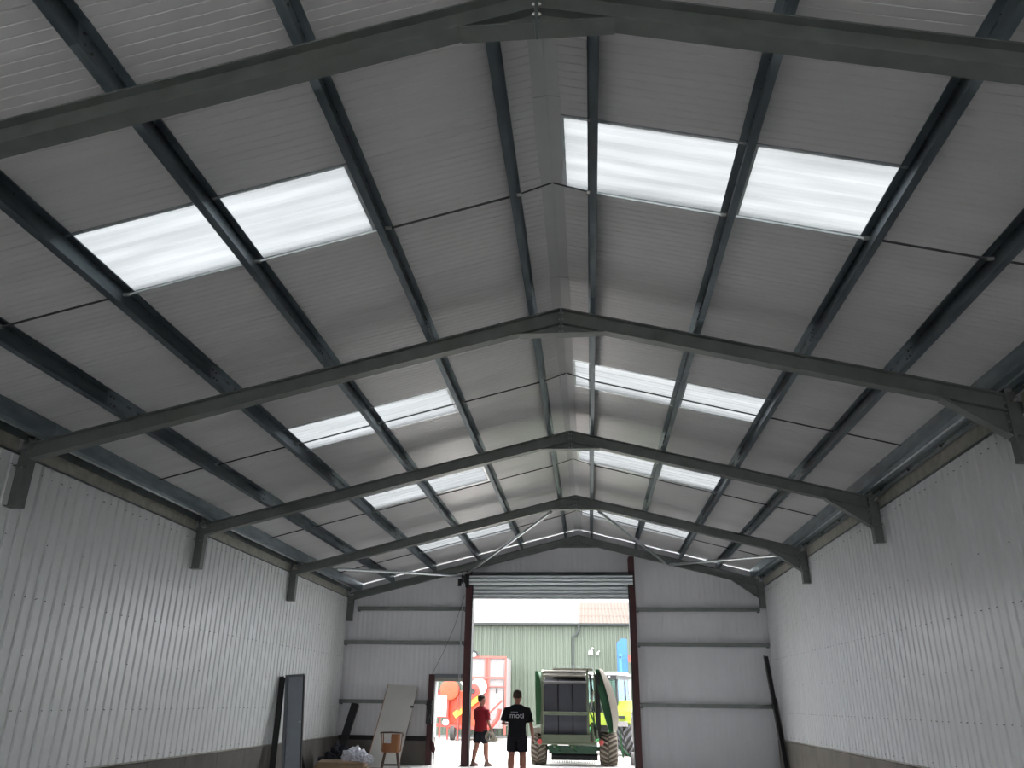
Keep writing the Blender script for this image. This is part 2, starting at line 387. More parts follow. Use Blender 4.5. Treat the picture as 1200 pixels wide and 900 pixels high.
# ------------------------------------------------------------------ portal frames
FW = .14
def frame(k, yk, label):
    t = thing('portal_frame', label, 'steel frame', (0, yk, 0))
    yc = FW / 2; d = .205; ft = .014
    for sg in (-1, 1):
        xe = -WL - .16 if sg < 0 else 4.96
        zt = rtop
        m = MB(); P = lambda x, z: (sg * x, z)
        m.ext([P(.012, zt(.012) - ft), P(xe, zt(xe) - ft), P(xe, zt(xe) - d + ft), P(.012, zt(.012) - d + ft)], yc - .005, yc + .005)
        m.ext([P(.012, zt(.012)), P(xe + (.1 if sg < 0 else .03), zt(xe + (.1 if sg < 0 else .03))), P(xe + (.1 if sg < 0 else .03), zt(xe + (.1 if sg < 0 else .03)) - ft), P(.012, zt(.012) - ft)], 0, FW)
        m.ext([P(.012, zt(.012) - d + ft), P(xe, zt(xe) - d + ft), P(xe, zt(xe) - d), P(.012, zt(.012) - d)], 0, FW)
        m.obj('rafter', 'steel', t)
        # apex haunch
        h = MB(); zb = H - .345; xh = .52
        h.ext([P(.012, zt(.012) - d), P(xh, zt(xh) - d), P(xh - .02, zb + .012), P(.012, zb + .012)], yc - .005, yc + .005)
        h.ext([P(.012, zb), P(xh, zb), P(xh, zb + .012), P(.012, zb + .012)], -.002, FW + .002)
        h.obj('apex_haunch', 'steel', t)
    a = MB()
    for sg in (-1, 1): a.box(min(0, sg * .011), max(0, sg * .011), -.004, FW + .004, H - .345, H - .01)
    a.obj('apex_plate', 'galv_dark', t)
    b = MB()
    for sg in (-1, 1):
        for z in (H - .06, H - .15, H - .24, H - .315):
            for yy in (.03, FW - .03): b.lathe([(.011, 0), (.013, sg * .003), (.013, sg * .012), (.006, sg * .013), (.006, sg * .022)], (sg * .011, yy, z), 'x', 6)
    b.obj('apex_bolts', 'bolt', t, kind='stuff')
    # right: haunch, end plate, column
    h = MB(); x0, x1 = 4.28, 4.95
    h.ext([(x0, rtop(x0) - d), (x1, rtop(x1) - d), (x1, 4.40)], yc - .005, yc + .005)
    h.ext([(x0, rtop(x0) - d - .014), (x0 + .03, rtop(x0) - d), (x1, 4.40), (x1, 4.385)], 0, FW)
    h.obj('eaves_haunch', 'steel', t)
    MB().box(4.96, 4.98, -.003, FW + .003, 4.36, rtop(4.96) + .0).obj('end_plate', 'steel', t)
    c = MB(); c.box(4.98, 4.994, 0, FW, 4.10, rtop(4.98) - .01); c.box(4.994, 5.30, yc - .005, yc + .005, 4.10, rtop(5.3)); c.box(5.15, 5.30, yc + .01, yc + .02, .0, 4.1)
    c.box(4.994, WR + .03, 0, .012, 4.10, 4.112); c.box(4.994, WR + .03, .012, FW, 4.10, 4.112); c.box(4.994, WR + .03, .02, FW - .01, 4.40, 4.412)
    c.obj('column', 'steel', t)
    c = MB(); c.box(-6.534, -6.52, 0, FW, 3.70, 4.30); c.box(-6.86, -6.534, yc - .005, yc + .005, 3.70, 4.42); c.box(-6.72, -6.534, 0, FW, 3.70, 3.712)
    c.box(-6.86, -6.52, 0, FW, 4.20, 4.214); c.box(-6.86, -6.75, yc + .01, yc + .02, 0, 3.7)
    c.obj('column', 'steel', t)
    b = MB()
    for z in (4.46, 4.56, 4.66, 4.78):
        for yy in (.03, FW - .03): b.lathe([(.013, 0), (.013, -.012), (.006, -.013), (.006, -.02)], (4.96, yy, z), 'x', 6)
    for yy in (.03, FW - .03):
        for x in (-6.6, -6.68): b.lathe([(.013, 0), (.013, -.012), (.006, -.013), (.006, -.02)], (x, yy, 4.20), 'z', 6)
    b.lathe([(.02, 0), (.02, -.02), (.01, -.022)], (4.99, -.01, rtop(4.99) + .03), 'y', 8); b.lathe([(.02, 0), (.02, -.02), (.01, -.022)], (-6.63, -.01, 4.50), 'y', 8)
    b.obj('eaves_bolts', 'bolt', t, kind='stuff')
    return t
FL = ['steel portal frame against the closed end wall far behind the viewer',
      'steel portal frame third behind the viewer', 'steel portal frame second behind the viewer',
      'dark steel portal frame spanning overhead behind the viewer, before the nearest rooflights',
      'nearest steel portal frame in view, crossing the top of the picture with its ridge plate',
      'dark steel portal frame between the largest rooflights and the second rooflight row',
      'dark steel portal frame between the second and third rooflight rows',
      'dark steel portal frame nearest the gable where the slim diagonal braces start',
      'grey steel portal frame standing against the gable wall above the roller door']
for i, (yk, l) in enumerate(zip(FY, FL)): frame(i, yk, l)

# ------------------------------------------------------------------ purlins (runs the length of the roof), sag rods, eaves members
PL = [.33, 1.59, 2.86, 4.13, 5.36]; PR = [.36, 1.60, 2.84, 3.86]
ordn = ['first', 'second', 'third', 'fourth', 'fifth']
def purlin(x, sg, label):
    t = thing('roof_purlin', label, 'purlin', (sg * x, 0, rtop(x)), 0)
    th = math.atan(S) * sg                                 # slope rotation about Y
    def prof(w0, dd, o=0):                                  # Z section, bottom flange pointing down the slope
        f = .065; c = .004 + o; g = sg
        pts = [(0, 0), (g * f, 0), (g * f, .016), (g * (f - c), .016), (g * (f - c), c), (g * c, c), (g * c, dd), (-g * f, dd), (-g * f, dd - .016), (-g * (f - c), dd - .016), (-g * (f - c), dd - c), (0, dd - c)]
        ca, sa = math.cos(th), math.sin(th)
        return [(a * ca + b * sa, -a * sa + b * ca) for a, b in pts]
    ys = [YB] + FY + []
    for a, b in zip([YB] + FY[:], FY + [YG + .0]):
        if b - a < .5: b = YG; 
        if b - a < .1: continue
        MB().ext(prof(0, PD), a + .07 + .002, min(b + .07 - .002, YG)).obj('purlin_length', 'galv', t)
    for y in FY:
        m = MB(); pf = [(a - sg * .003, b - .003) for a, b in prof(0, PD + .004, .002)]
        m.ext(pf, y - .42, min(y + .42, YG - .02)); 
        m.obj('sleeve', 'galv', t)
        c = MB(); c.ext([(sg * .008, 0), (sg * .02, 0), (sg * .02 + sg * .03, .17), (sg * .008 + sg * .03, .17)], y + .02, y + .12); c.obj('cleat', 'galv_dark', t)
    b = MB()                                               # bolt heads on the web
    for y in FY:
        for dy in (-.36, -.28, .28, .36):
            if y + dy > YG - .03: continue
            for z in (.05, .15):
                ca, sa = math.cos(th), math.sin(th); b.lathe([(.012, 0), (.012, -sg * .014)], (z * sa, y + dy, z * ca), 'x', 6)
    y = YB + .4
    while y < 23:
        b.lathe([(.007, 0), (.007, -sg * .008)], (.17 * math.sin(th), y, .17 * math.cos(th)), 'x', 5); y += .3
    b.obj('purlin_bolts', 'screw', t, kind='stuff')
for i, x in enumerate(PL): purlin(x, -1, 'galvanised roof purlin, %s from the ridge on the left slope' % ordn[i])
for i, x in enumerate(PR): purlin(x, 1, 'galvanised roof purlin, %s from the ridge on the right slope' % ordn[i])
ROD_BAYS = [(1.63, 'just behind the nearest frame overhead'), (6.50, 'along the largest rooflights'), (11.35, 'beside the second row of rooflights'), (16.0, 'in the third bay'), (20.8, 'in the bay by the gable')]
for y, where in ROD_BAYS:
    for sg, P, xe in ((-1, PL, 6.22), (1, PR, 4.72)):
        t = thing('sag_rod', 'thin steel sag rod line across the %s roof slope %s' % ('left' if sg < 0 else 'right', where), 'tie rod', (0, y, 0))
        xs = P + [xe]
        for a, b in zip(xs, xs[1:]):
            MB().tube([(sg * (a - .02), 0, rtop(a) + .13), (sg * (b + .02), 0, rtop(b) + .11)], .011, 6).obj('rod', 'galv_bright' if abs(y - 6.5) < .1 and (1.5 if sg < 0 else .3) < a and b < (4.3 if sg < 0 else 3) else 'rod', t)  # lengths by the nearest rooflights get brighter steel, their lit look in the colour
        nn = MB()
        for a in P: nn.lathe([(.02, -.03), (.02, .03)], (sg * a, 0, rtop(a) + .12), 'x', 6)
        nn.obj('rod_nuts', 'bolt', t, kind='stuff')
        if P[0] < .5:
            MB().tube([(sg * .012, 0, rtop(.0) + .16), (sg * P[0], 0, rtop(P[0]) + .13)], .008, 6).obj('rod', 'rod', t)
for sg, nm, x, X in ((-1, 'left', 6.30, WL), (1, 'right', 4.80, WR)):
    t = thing('eaves_beam', 'galvanised eaves beam running above the %s wall cladding' % nm, 'eaves beam', (0, 0, 0))
    for a, b in zip([YB] + FY[:-1], FY):
        m = MB(); z = rtop(x)
        m.ext([(sg * x, z), (sg * (x - .0), z + .2), (sg * (x + .08), z + .18), (sg * (x + .08), z + .172), (sg * (x + .01), z + .19), (sg * (x + .01), z + .008), (sg * (x + .085), z - .012), (sg * (x + .085), z - .02)], a + .075, b + .07)
        m.obj('beam_length', 'galv', t)
        MB().ext([(sg * (x + .07), z - .030), (sg * (x + .092), z - .036), (sg * (x + .092), z - .022), (sg * (x + .07), z - .016)], a + .16, b - .01).obj('bright_lip', 'galv_bright', t)
        m = MB(); xo = X - sg * .06
        m.box(min(xo, xo - sg * .012), max(xo, xo - sg * .012), a + .16, b - .01, (4.62 if sg < 0 else 4.86), (4.66 if sg < 0 else 4.90))
        m.obj('edge_strip', 'galv_bright', t)
        m = MB(); xg = abs(X) - .10
        zt_ = rtop(xg) + .19
        m.ext([(sg * xg, zt_ - .16), (sg * xg, zt_), (sg * (xg + .12), zt_), (sg * (xg + .12), zt_ - .01), (sg * (xg + .012), zt_ - .01), (sg * (xg + .012), zt_ - .16)], a + .16, b - .01)
        m.obj('gutter_lining', 'galv_dark', t)
        if sg > 0:
            MB().ext([(x + .125, z + .02), (X - .075, 4.935), (X - .075, 4.95), (x + .125, z + .035)], a + .16, b - .01).obj('gutter_plate', 'galv', t)
            y = a + .8
            while y < b - .3: MB().box(X - .10, X - .04, y, y + .03, 4.88, 4.93).obj('bracket', 'black', t); y += 1.2
    t2 = thing('eaves_angle', 'weathered grey steel angle along the top edge of the %s wall cladding' % nm, 'angle', (0, 0, 0))
    for a, b in zip([YB] + FY[:-1], FY):
        za, zb_ = (4.375, 4.60) if sg < 0 else (4.685, 4.87)
        m = MB(); m.ext([(X - sg * .025, za), (X - sg * .02, zb_), (X + sg * .03, zb_ + .02), (X + sg * .03, zb_), (X - sg * .01, zb_ - .015), (X - sg * .012, za)], a + .16, b - .012)
        m.obj('angle_length', 'eave_angle', t2)

# ------------------------------------------------------------------ roof bracing by the gable
def brace(a, b, label):
    t = thing('roof_brace', label, 'brace', a); a = Vector(a); b = Vector(b); d = b - a; e = d.normalized()
    MB().tube([e * .06, d - e * .06], .036, 10).obj('brace_tube', 'galv_bright', t, smooth=True)
    m = MB(); m.bar((0, 0, 0), e * .14, .05, .010); m.bar(d - e * .14, d, .05, .010); m.obj('end_tab', 'steel', t)
brace((-3.20, 23.05, 4.98), (-.55, 18.52, 5.76), 'slim tube brace from roller door corner up to the ridge, left slope')
brace((-3.26, 23.05, 4.92), (-5.62, 18.52, 4.44), 'slim tube brace from roller door corner out to the left eaves')
brace((2.46, 23.10, 5.28), (.53, 18.52, 5.76), 'slim tube brace from gable frame up to the ridge, right slope')
brace((2.54, 23.10, 5.24), (4.54, 18.52, 4.72), 'slim tube brace from gable frame out to the right eaves')

# ------------------------------------------------------------------ gable steelwork
def rail(x0, x1, z, label):
    m = MB(); y = YG - .16
    m.ext([(y, z - .05), (y, z + .05), (y + .14, z + .05), (y + .14, z + .045), (y + .005, z + .045), (y + .005, z - .045), (y + .14, z - .045), (y + .14, z - .05)], x0, x1, 'x')
    t = thing('gable_rail', label, 'rail', (0, 0, 0)); m.obj('rail', 'steel', t)
    MB().box(x0 + .01, x0 + .07, y + .01, y + .15, z - .08, z - .051).obj('cleat', 'galv_dark', t)
    MB().box(x1 - .07, x1 - .01, y + .01, y + .15, z - .08, z - .051).obj('cleat', 'galv_dark', t)
for z, w in ((4.05, 'top'), (3.12, 'middle'), (1.56, 'lowest')):
    if z < 2: rail(WL + .01, -4.19, z, 'lowest dark horizontal rail on the gable, left of the roller door')
    else: rail(WL + .01 if z < 4 else -6.38, -3.20, z, w + ' dark horizontal rail on the gable, left of the roller door')
    rail(1.58, (WR - .01) if z < 4 else 4.96, z, w + ' dark horizontal rail on the gable, right of the roller door')
def ipost(name, x0, x1, y0, y1, z1, label, ref=None):
    t = thing(name, label, 'post', ((x0 + x1) / 2, y0, 0)); w = (x1 - x0) / 2
    m = MB(); m.box(-w, w, 0, .012, 0, z1); m.box(-w, w, y1 - y0 - .012, y1 - y0, 0, z1); m.box(-.006, .006, .012, y1 - y0 - .012, 0, z1)
    m.obj('shaft', 'oxide', t)
    MB().box(-w - .05, w + .05, -.04, y1 - y0 + .02, 0, .014).obj('base_plate', 'oxide', t)
    MB().box(w - .0 if ref == 'l' else -w - .03, w + .03 if ref == 'l' else -w, .02, y1 - y0, 0.01, 4.9 if z1 > 3 else 0.02).obj('guide_channel', 'black', t)
    return t
ipost('door_post', -3.20, -3.03, 23.02, 23.40, rtop(3.1) - .29, 'tall dark red steel post left of the roller door', 'l')
ipost('door_post', 1.40, 1.56, 23.02, 23.40, rtop(1.5) - .29, 'tall dark red steel post right of the roller door')
t = thing('side_door_frame', 'low dark red steel door frame around the small doorway', 'door frame', (0, 23.2, 0))
MB().box(-4.18, -4.02, 0, .22, 0, 2.28).obj('jamb', 'oxide', t)
MB().box(-4.02, -3.21, .03, .16, 2.20, 2.29).obj('header', 'grey_mid', t)
MB().box(-4.02, -3.21, .10, .22, 2.10, 2.20).obj('lintel', 'eave_angle', t)
MB().box(-4.03, -4.00, .05, .20, 0, 2.10).obj('edge_strip', 'white', t)

# ------------------------------------------------------------------ roller shutter
t = thing('roller_shutter', 'galvanised roller shutter rolled up above the wide doorway', 'roller door', (0, 23.0, 0))
def slat(z0, z1, y, bulge, x0, x1, matn='shutter'):
    m = MB(); n = 8; f = []
    for i in range(n + 1):
        a = i / n; f.append((y - bulge * math.sin(a * PI) ** .8, z0 + (z1 - z0) * a))
    f += [(y + .02, z1), (y + .02, z0)]
    m.ext(f, x0, x1, 'x'); return m.obj('slat', matn, t, smooth=True)
for z0, z1, y, b in ((4.945, 5.00, .10, .02), (4.85, 4.945, .0, .045), (4.76, 4.85, -.05, .04), (4.67, 4.76, -.03, .05)): slat(z0, z1, y, b, -3.10, 1.50)
for z0, z1, y, b in ((4.56, 4.67, .12, .02), (4.45, 4.56, .13, .045), (4.33, 4.45, .12, .05)): slat(z0, z1, y, b, -3.02, 1.47)
MB().box(-3.02, 1.47, .08, .15, 4.29, 4.33).obj('bottom_rail', 'galv_bright', t)
MB().lathe([(.2, -3.08), (.2, 1.48)], (0, .2, 4.82), 'x', 20).obj('roll_core', 'galv_dark', t)
MB().box(-3.12, 1.52, .02, .40, 5.00, 5.03).obj('top_plate', 'black', t)
for x in (-3.13, 1.50): MB().box(x, x + .02, -.08, .38, 4.60, 5.03).obj('end_bracket', 'black', t)
t = thing('chain_hoist', 'black shutter gear and hoist with hanging white hand chain at door top left', 'hoist', (-3.26, 22.95, 4.75))
MB().lathe([(.02, -.05), (.13, -.05), (.13, -.03), (.09, -.02), (.09, .02), (.13, .03), (.13, .05), (.02, .05)], (0, 0, .08), 'x', 14).obj('chain_wheel', 'black', t)
MB().box(.06, .13, -.10, .12, -.16, .20).obj('gearbox', 'black', t)
MB().lathe([(.05, -.1), (.05, .1)], (-.12, .02, -.02), 'z', 10).obj('motor', 'black', t)
m = MB(); m.tube([(0, -.13, .08), (0.005, -.13, -1.6), (.02, -.13, -4.2)], .009, 5); m.tube([(-.03, .11, .08), (-.05, .05, -2.0), (-.04, -.09, -4.2), (.02, -.13, -4.2)], .009, 5)
m.obj('hand_chain', 'galv_bright', t)
o = MB().tube([(-3.22, 22.98, 4.4), (-3.5, 23.1, 3.55), (-3.8, 23.16, 2.85), (-4.08, 23.18, 2.30)], .005, 5).obj('power_cable', 'black')
tag(o, 'thin dark cable sloping from the shutter hoist to the small doorway', 'cable')
t = thing('switch_box', 'dark switch box with pale cable loops on the red side door jamb', 'switch', (-4.1, 23.198, 1.3))
MB().box(-.09, .06, -.10, 0, -.28, .32).obj('box', 'black', t)
m = MB(); m.tube([(.03, -.11, .2), (.07, -.12, .22), (.08, -.12, -.05), (.05, -.12, -.18), (.01, -.11, -.05)], .008, 6); m.tube([(-.05, -.11, .1), (-.08, -.12, -.1), (-.04, -.12, -.3), (.0, -.11, -.1)], .006, 6); m.obj('cable_loop', 'mesh', t)
t = thing('hanging_rag', 'red rag and thin cord hanging on the small doorway jamb', 'rag', (-4.0, 23.14, .50))
m = MB(); m.rings([[(dx + w * math.cos(a), -.01 + w * .5 * math.sin(a), z) for a in [2 * PI * q / 8 for q in range(8)]] for dx, w, z in ((-.02, .01, .14), (0, .05, .05), (.03, .08, -.08), (.05, .05, -.16), (.06, .015, -.2))]); m.obj('cloth', 'oxide', t, smooth=True)
MB().tube([(.06, -.01, -.18), (.10, -.05, -.3), (.22, -.15, -.44), (.40, -.35, -.49)], .006, 5).obj('cord', 'rod', t)

# ------------------------------------------------------------------ things leaning and lying by the left corner
def lean(t, base, top, back=(0, 1, 0)):      # local z along the piece, local +y turned to what it leans on
    b = Vector(base); d = Vector(top) - b; t.location = b; z = d.normalized(); x = Vector(back).cross(z).normalized(); y = z.cross(x)
    t.rotation_mode = 'QUATERNION'; t.rotation_quaternion = Matrix((x, y, z)).transposed().to_quaternion(); return d.length
t = thing('steel_channel', 'tall blue-grey steel channel leaning on the left wall', 'channel')
Lc = lean(t, (-6.24, 18.70, .02), (-6.42, 18.80, 2.11), (-.15, 1, 0))
MB().box(-.15, .19, .03, .05, 0, Lc - .04).obj('web', 'grey_paint', t)
m = MB(); m.box(-.21, -.15, -.05, .06, 0, Lc); m.obj('near_flange', 'grey_mid', t)
MB().box(.19, .215, -.06, .06, 0, Lc - .02).obj('far_flange', 'black', t)
MB().box(-.15, .215, -.06, .05, Lc - .04, Lc).obj('end_cap', 'grey_mid', t)
MB().lathe([(.02, 0), (.02, -.03)], (.14, .03, 1.1), 'y', 8).obj('bolt', 'galv_bright', t)
t = thing('black_beam', 'black steel section leaning behind the blue-grey channel', 'beam'); L2 = lean(t, (-6.44, 18.05, .02), (-6.63, 18.58, 2.05))
m = MB(); m.box(-.05, .05, -.05, -.04, 0, L2); m.box(-.05, .05, .04, .05, 0, L2); m.box(-.006, .006, -.04, .04, 0, L2); m.obj('section', 'black', t)
t = thing('short_bar', 'short dark bar standing against the left wall base', 'bar'); L3 = lean(t, (-6.35, 20.0, .01), (-6.6, 20.05, .55)); MB().box(-.04, .04, -.03, .03, 0, L3).obj('bar', 'black', t)
t = thing('black_post', 'black square post leaning in the left gable corner', 'post'); L4 = lean(t, (-6.30, 22.2, .02), (-6.20, 23.2, 1.46))
MB().box(-.095, .095, -.06, .06, 0, L4).obj('tube', 'black', t); MB().box(-.10, .10, -.065, .065, L4, L4 + .015).obj('end_cap', 'black', t)
t = thing('white_board', 'large white board leaning against the gable rails', 'board'); L5 = lean(t, (-4.98, 21.75, .02), (-4.89, 23.22, 1.98))
MB().box(-.41, .41, -.006, .006, 0, L5).obj('face', 'board', t)
MB().box(-.425, -.411, -.02, .02, 0, L5).obj('left_edge', 'wood_pale', t)
MB().box(-.41, .41, .007, .03, 0, L5).obj('core', 'wood_pale', t)
MB().box(.34, .43, -.02, -.007, L5 * .72, L5 * .74).obj('edge_clip', 'black', t); MB().box(.405, .42, -.012, .0, L5 * .1, L5 * .6).obj('edge_damage', 'wood_dark', t)
# wooden bar chair
t = thing('wooden_chair', 'brown wooden chair with curved arms and tall splayed legs before the white board', 'chair', (-4.45, 20.35, 0), math.radians(8))
m = MB(); m.lathe([(.20, .46), (.22, .47), (.22, .50), (.20, .51)], (0, 0, 0), 'z', 20); m.obj('seat', 'wood', t, smooth=True)
m = MB(); n = 10; fr, bk = [], []
for i in range(n + 1):
    a = math.radians(-150 + 120 * i / n); fr.append((.235 * math.cos(a), .215 * math.sin(a))); bk.append((.212 * math.cos(a), .192 * math.sin(a)))
m.ext(fr + bk[::-1], .46, .66, 'z'); m.obj('lower_back_panel', 'wood', t)
m = MB(); m.ext((fr + bk[::-1])[4:18] if False else fr[5:] + bk[5:][::-1], .66, .86, 'z'); m.obj('upper_back_panel', 'wood', t)
m = MB(); m.tube([(-.26, .16, .80), (-.27, 0, .87), (-.235, -.11, .885), (-.12, -.20, .89), (0, -.225, .895), (.12, -.20, .89), (.235, -.11, .885), (.27, 0, .87), (.26, .16, .80)], .018, 8); m.obj('arm_rail', 'wood_dark', t, smooth=True)
for x, y in ((-.22, -.06), (-.17, -.14), (.22, -.06)): MB().tube([(x, y, .49), (x * 1.12, y * 1.1, .87)], .012, 6).obj('spindle', 'wood', t)
for sx in (-1, 1):
    for sy in (-1, 1): MB().tube([(sx * .14, sy * .13, .46), (sx * .22, sy * .21, 0)], [.019, .014], 8).obj('leg', 'wood_dark', t)
m = MB()
for q in ((-1, -1, 1, -1), (-1, 1, 1, 1), (-1, -1, -1, 1), (1, -1, 1, 1)): m.tube([(q[0] * .19, q[1] * .18, .19), (q[2] * .19, q[3] * .18, .19)], .010, 6)
m.obj('stretcher', 'wood_dark', t)
o = MB().ell((0, 0, 0), .11, .10, .11).obj('plastic_bundle', 'film', smooth=True); o.location = (-4.52, 20.38, .62)
tag(o, 'small white plastic bundle resting on the wooden chair seat', 'bundle')
# crumpled film, cardboard, tarpaulin
def blob(name, c, r, m, label, cat, seed, amp=.35, n=5, lv=4):
    bm = bmesh.new(); bmesh.ops.create_icosphere(bm, subdivisions=lv, radius=1)
    for v in bm.verts:
        q = v.co * n + Vector((seed * 7.3, 0, 0)); k = 1 + amp * (abs(noise.noise(q)) * 2 - .5) + amp * .4 * noise.noise(q * 2.7)
        v.co = Vector((v.co.x * r[0] * k, v.co.y * r[1] * k, max(0, v.co.z + .3) * r[2] * k))
    me = bpy.data.meshes.new(name); bm.to_mesh(me); bm.free(); me.materials.append(MT[m])
    o = bpy.data.objects.new(name, me); COL.objects.link(o); o.location = c; tag(o, label, cat); return o
t = thing('cardboard_stack', 'low stack of flattened brown cardboard on the floor by the left corner', 'cardboard', (-5.55, 20.6, 0))
for i in range(4):
    m = MB(); m.bar((-.62 + .03 * i, -.5, .04 + .065 * i), (.60 - .04 * i, -.45 + .05 * i, .04 + .065 * i), .9, .055); m.obj('flat_box', 'card', t)
blob('plastic_film', (-5.33, 20.45, .25), (.30, .25, .22), 'film', 'crumpled white plastic film heaped on the cardboard', 'plastic', 1, .32, 2.0)
blob('plastic_film', (-4.98, 20.10, .25), (.16, .2, .14), 'film', 'small flat heap of white plastic film at the cardboard edge', 'plastic', 4, .32, 2.2)
blob('navy_tarpaulin', (-6.00, 21.3, 0), (.42, .35, .38), 'navy', 'dark navy tarpaulin bundled on the floor under the black post', 'tarpaulin', 2, .4, 2)
# right corner
t = thing('black_channel', 'tall black channel with pale edges leaning in the right gable corner', 'channel'); L6 = lean(t, (5.03, 22.25, .02), (4.99, 23.24, 2.84))
MB().box(-.055, .055, .02, .035, 0, L6).obj('web', 'black', t)
MB().box(-.07, -.055, -.06, .035, 0, L6).obj('left_edge', 'mesh', t); MB().box(.055, .068, -.06, .035, 0, L6 * .62).obj('right_edge', 'mesh', t)
MB().box(-.09, -.07, -.03, .0, L6 * .53, L6 * .57).obj('lug', 'black', t)

# ------------------------------------------------------------------ people
def ering(c, rx, ry, n=20, tilt=(0, 0), p=2.0):
    out = []
    for k in range(n):
        a = 2 * PI * k / n; ca, sa = math.cos(a), math.sin(a)
        x = rx * math.copysign(abs(ca) ** (2 / p), ca); y = ry * math.copysign(abs(sa) ** (2 / p), sa)
        out.append((c[0] + x, c[1] + y, c[2] + tilt[0] * x + tilt[1] * y))
    return out
def remesh(o, v, sm=3):
    m = o.modifiers.new('remesh', 'REMESH'); m.mode = 'VOXEL'; m.voxel_size = v; m.use_smooth_shade = True
    if sm: s = o.modifiers.new('smooth', 'SMOOTH'); s.iterations = sm; s.factor = .5
def hand(mb, w, d, side, palm_n, curl=.5, s=1):
    # w wrist, d direction of the hand, palm_n palm normal (fingers curl towards it)
    w = Vector(w); d = Vector(d).normalized(); n = Vector(palm_n).normalized(); x = d.cross(n).normalized() * side
    pw = []
    for t_, hw, hh in ((-.02, .024, .018), (.02, .034, .016), (.06, .041, .015), (.09, .039, .013)):
        c = w + d * t_; pw.append([c + x * hw * math.cos(a) + n * hh * math.sin(a) for a in [2 * PI * q / 12 for q in range(12)]])
    mb.rings(pw)
    for i, (off, ln) in enumerate(((-.029, .070), (-.010, .082), (.010, .076), (.028, .060))):
        b = w + d * .080 + x * off; pts = [b]; ang = .15
        for sgm in (.45, .32, .23):
            ang += curl * .75; dd = d * math.cos(ang) + n * math.sin(ang); pts.append(pts[-1] + dd * ln * sgm)
        mb.tube(pts, [.0095, .009, .0082, .0065], 8)
    b = w + d * .03 - x * .028; dd = (d * .7 - x * .75 + n * .25).normalized(); p1 = b + dd * .035; p2 = p1 + (d * .9 - x * .2 + n * .35).normalized() * .032; p3 = p2 + (d * .9 + n * .4).normalized() * .022
    mb.tube([b, p1, p2, p3], [.013, .0115, .010, .007], 8)
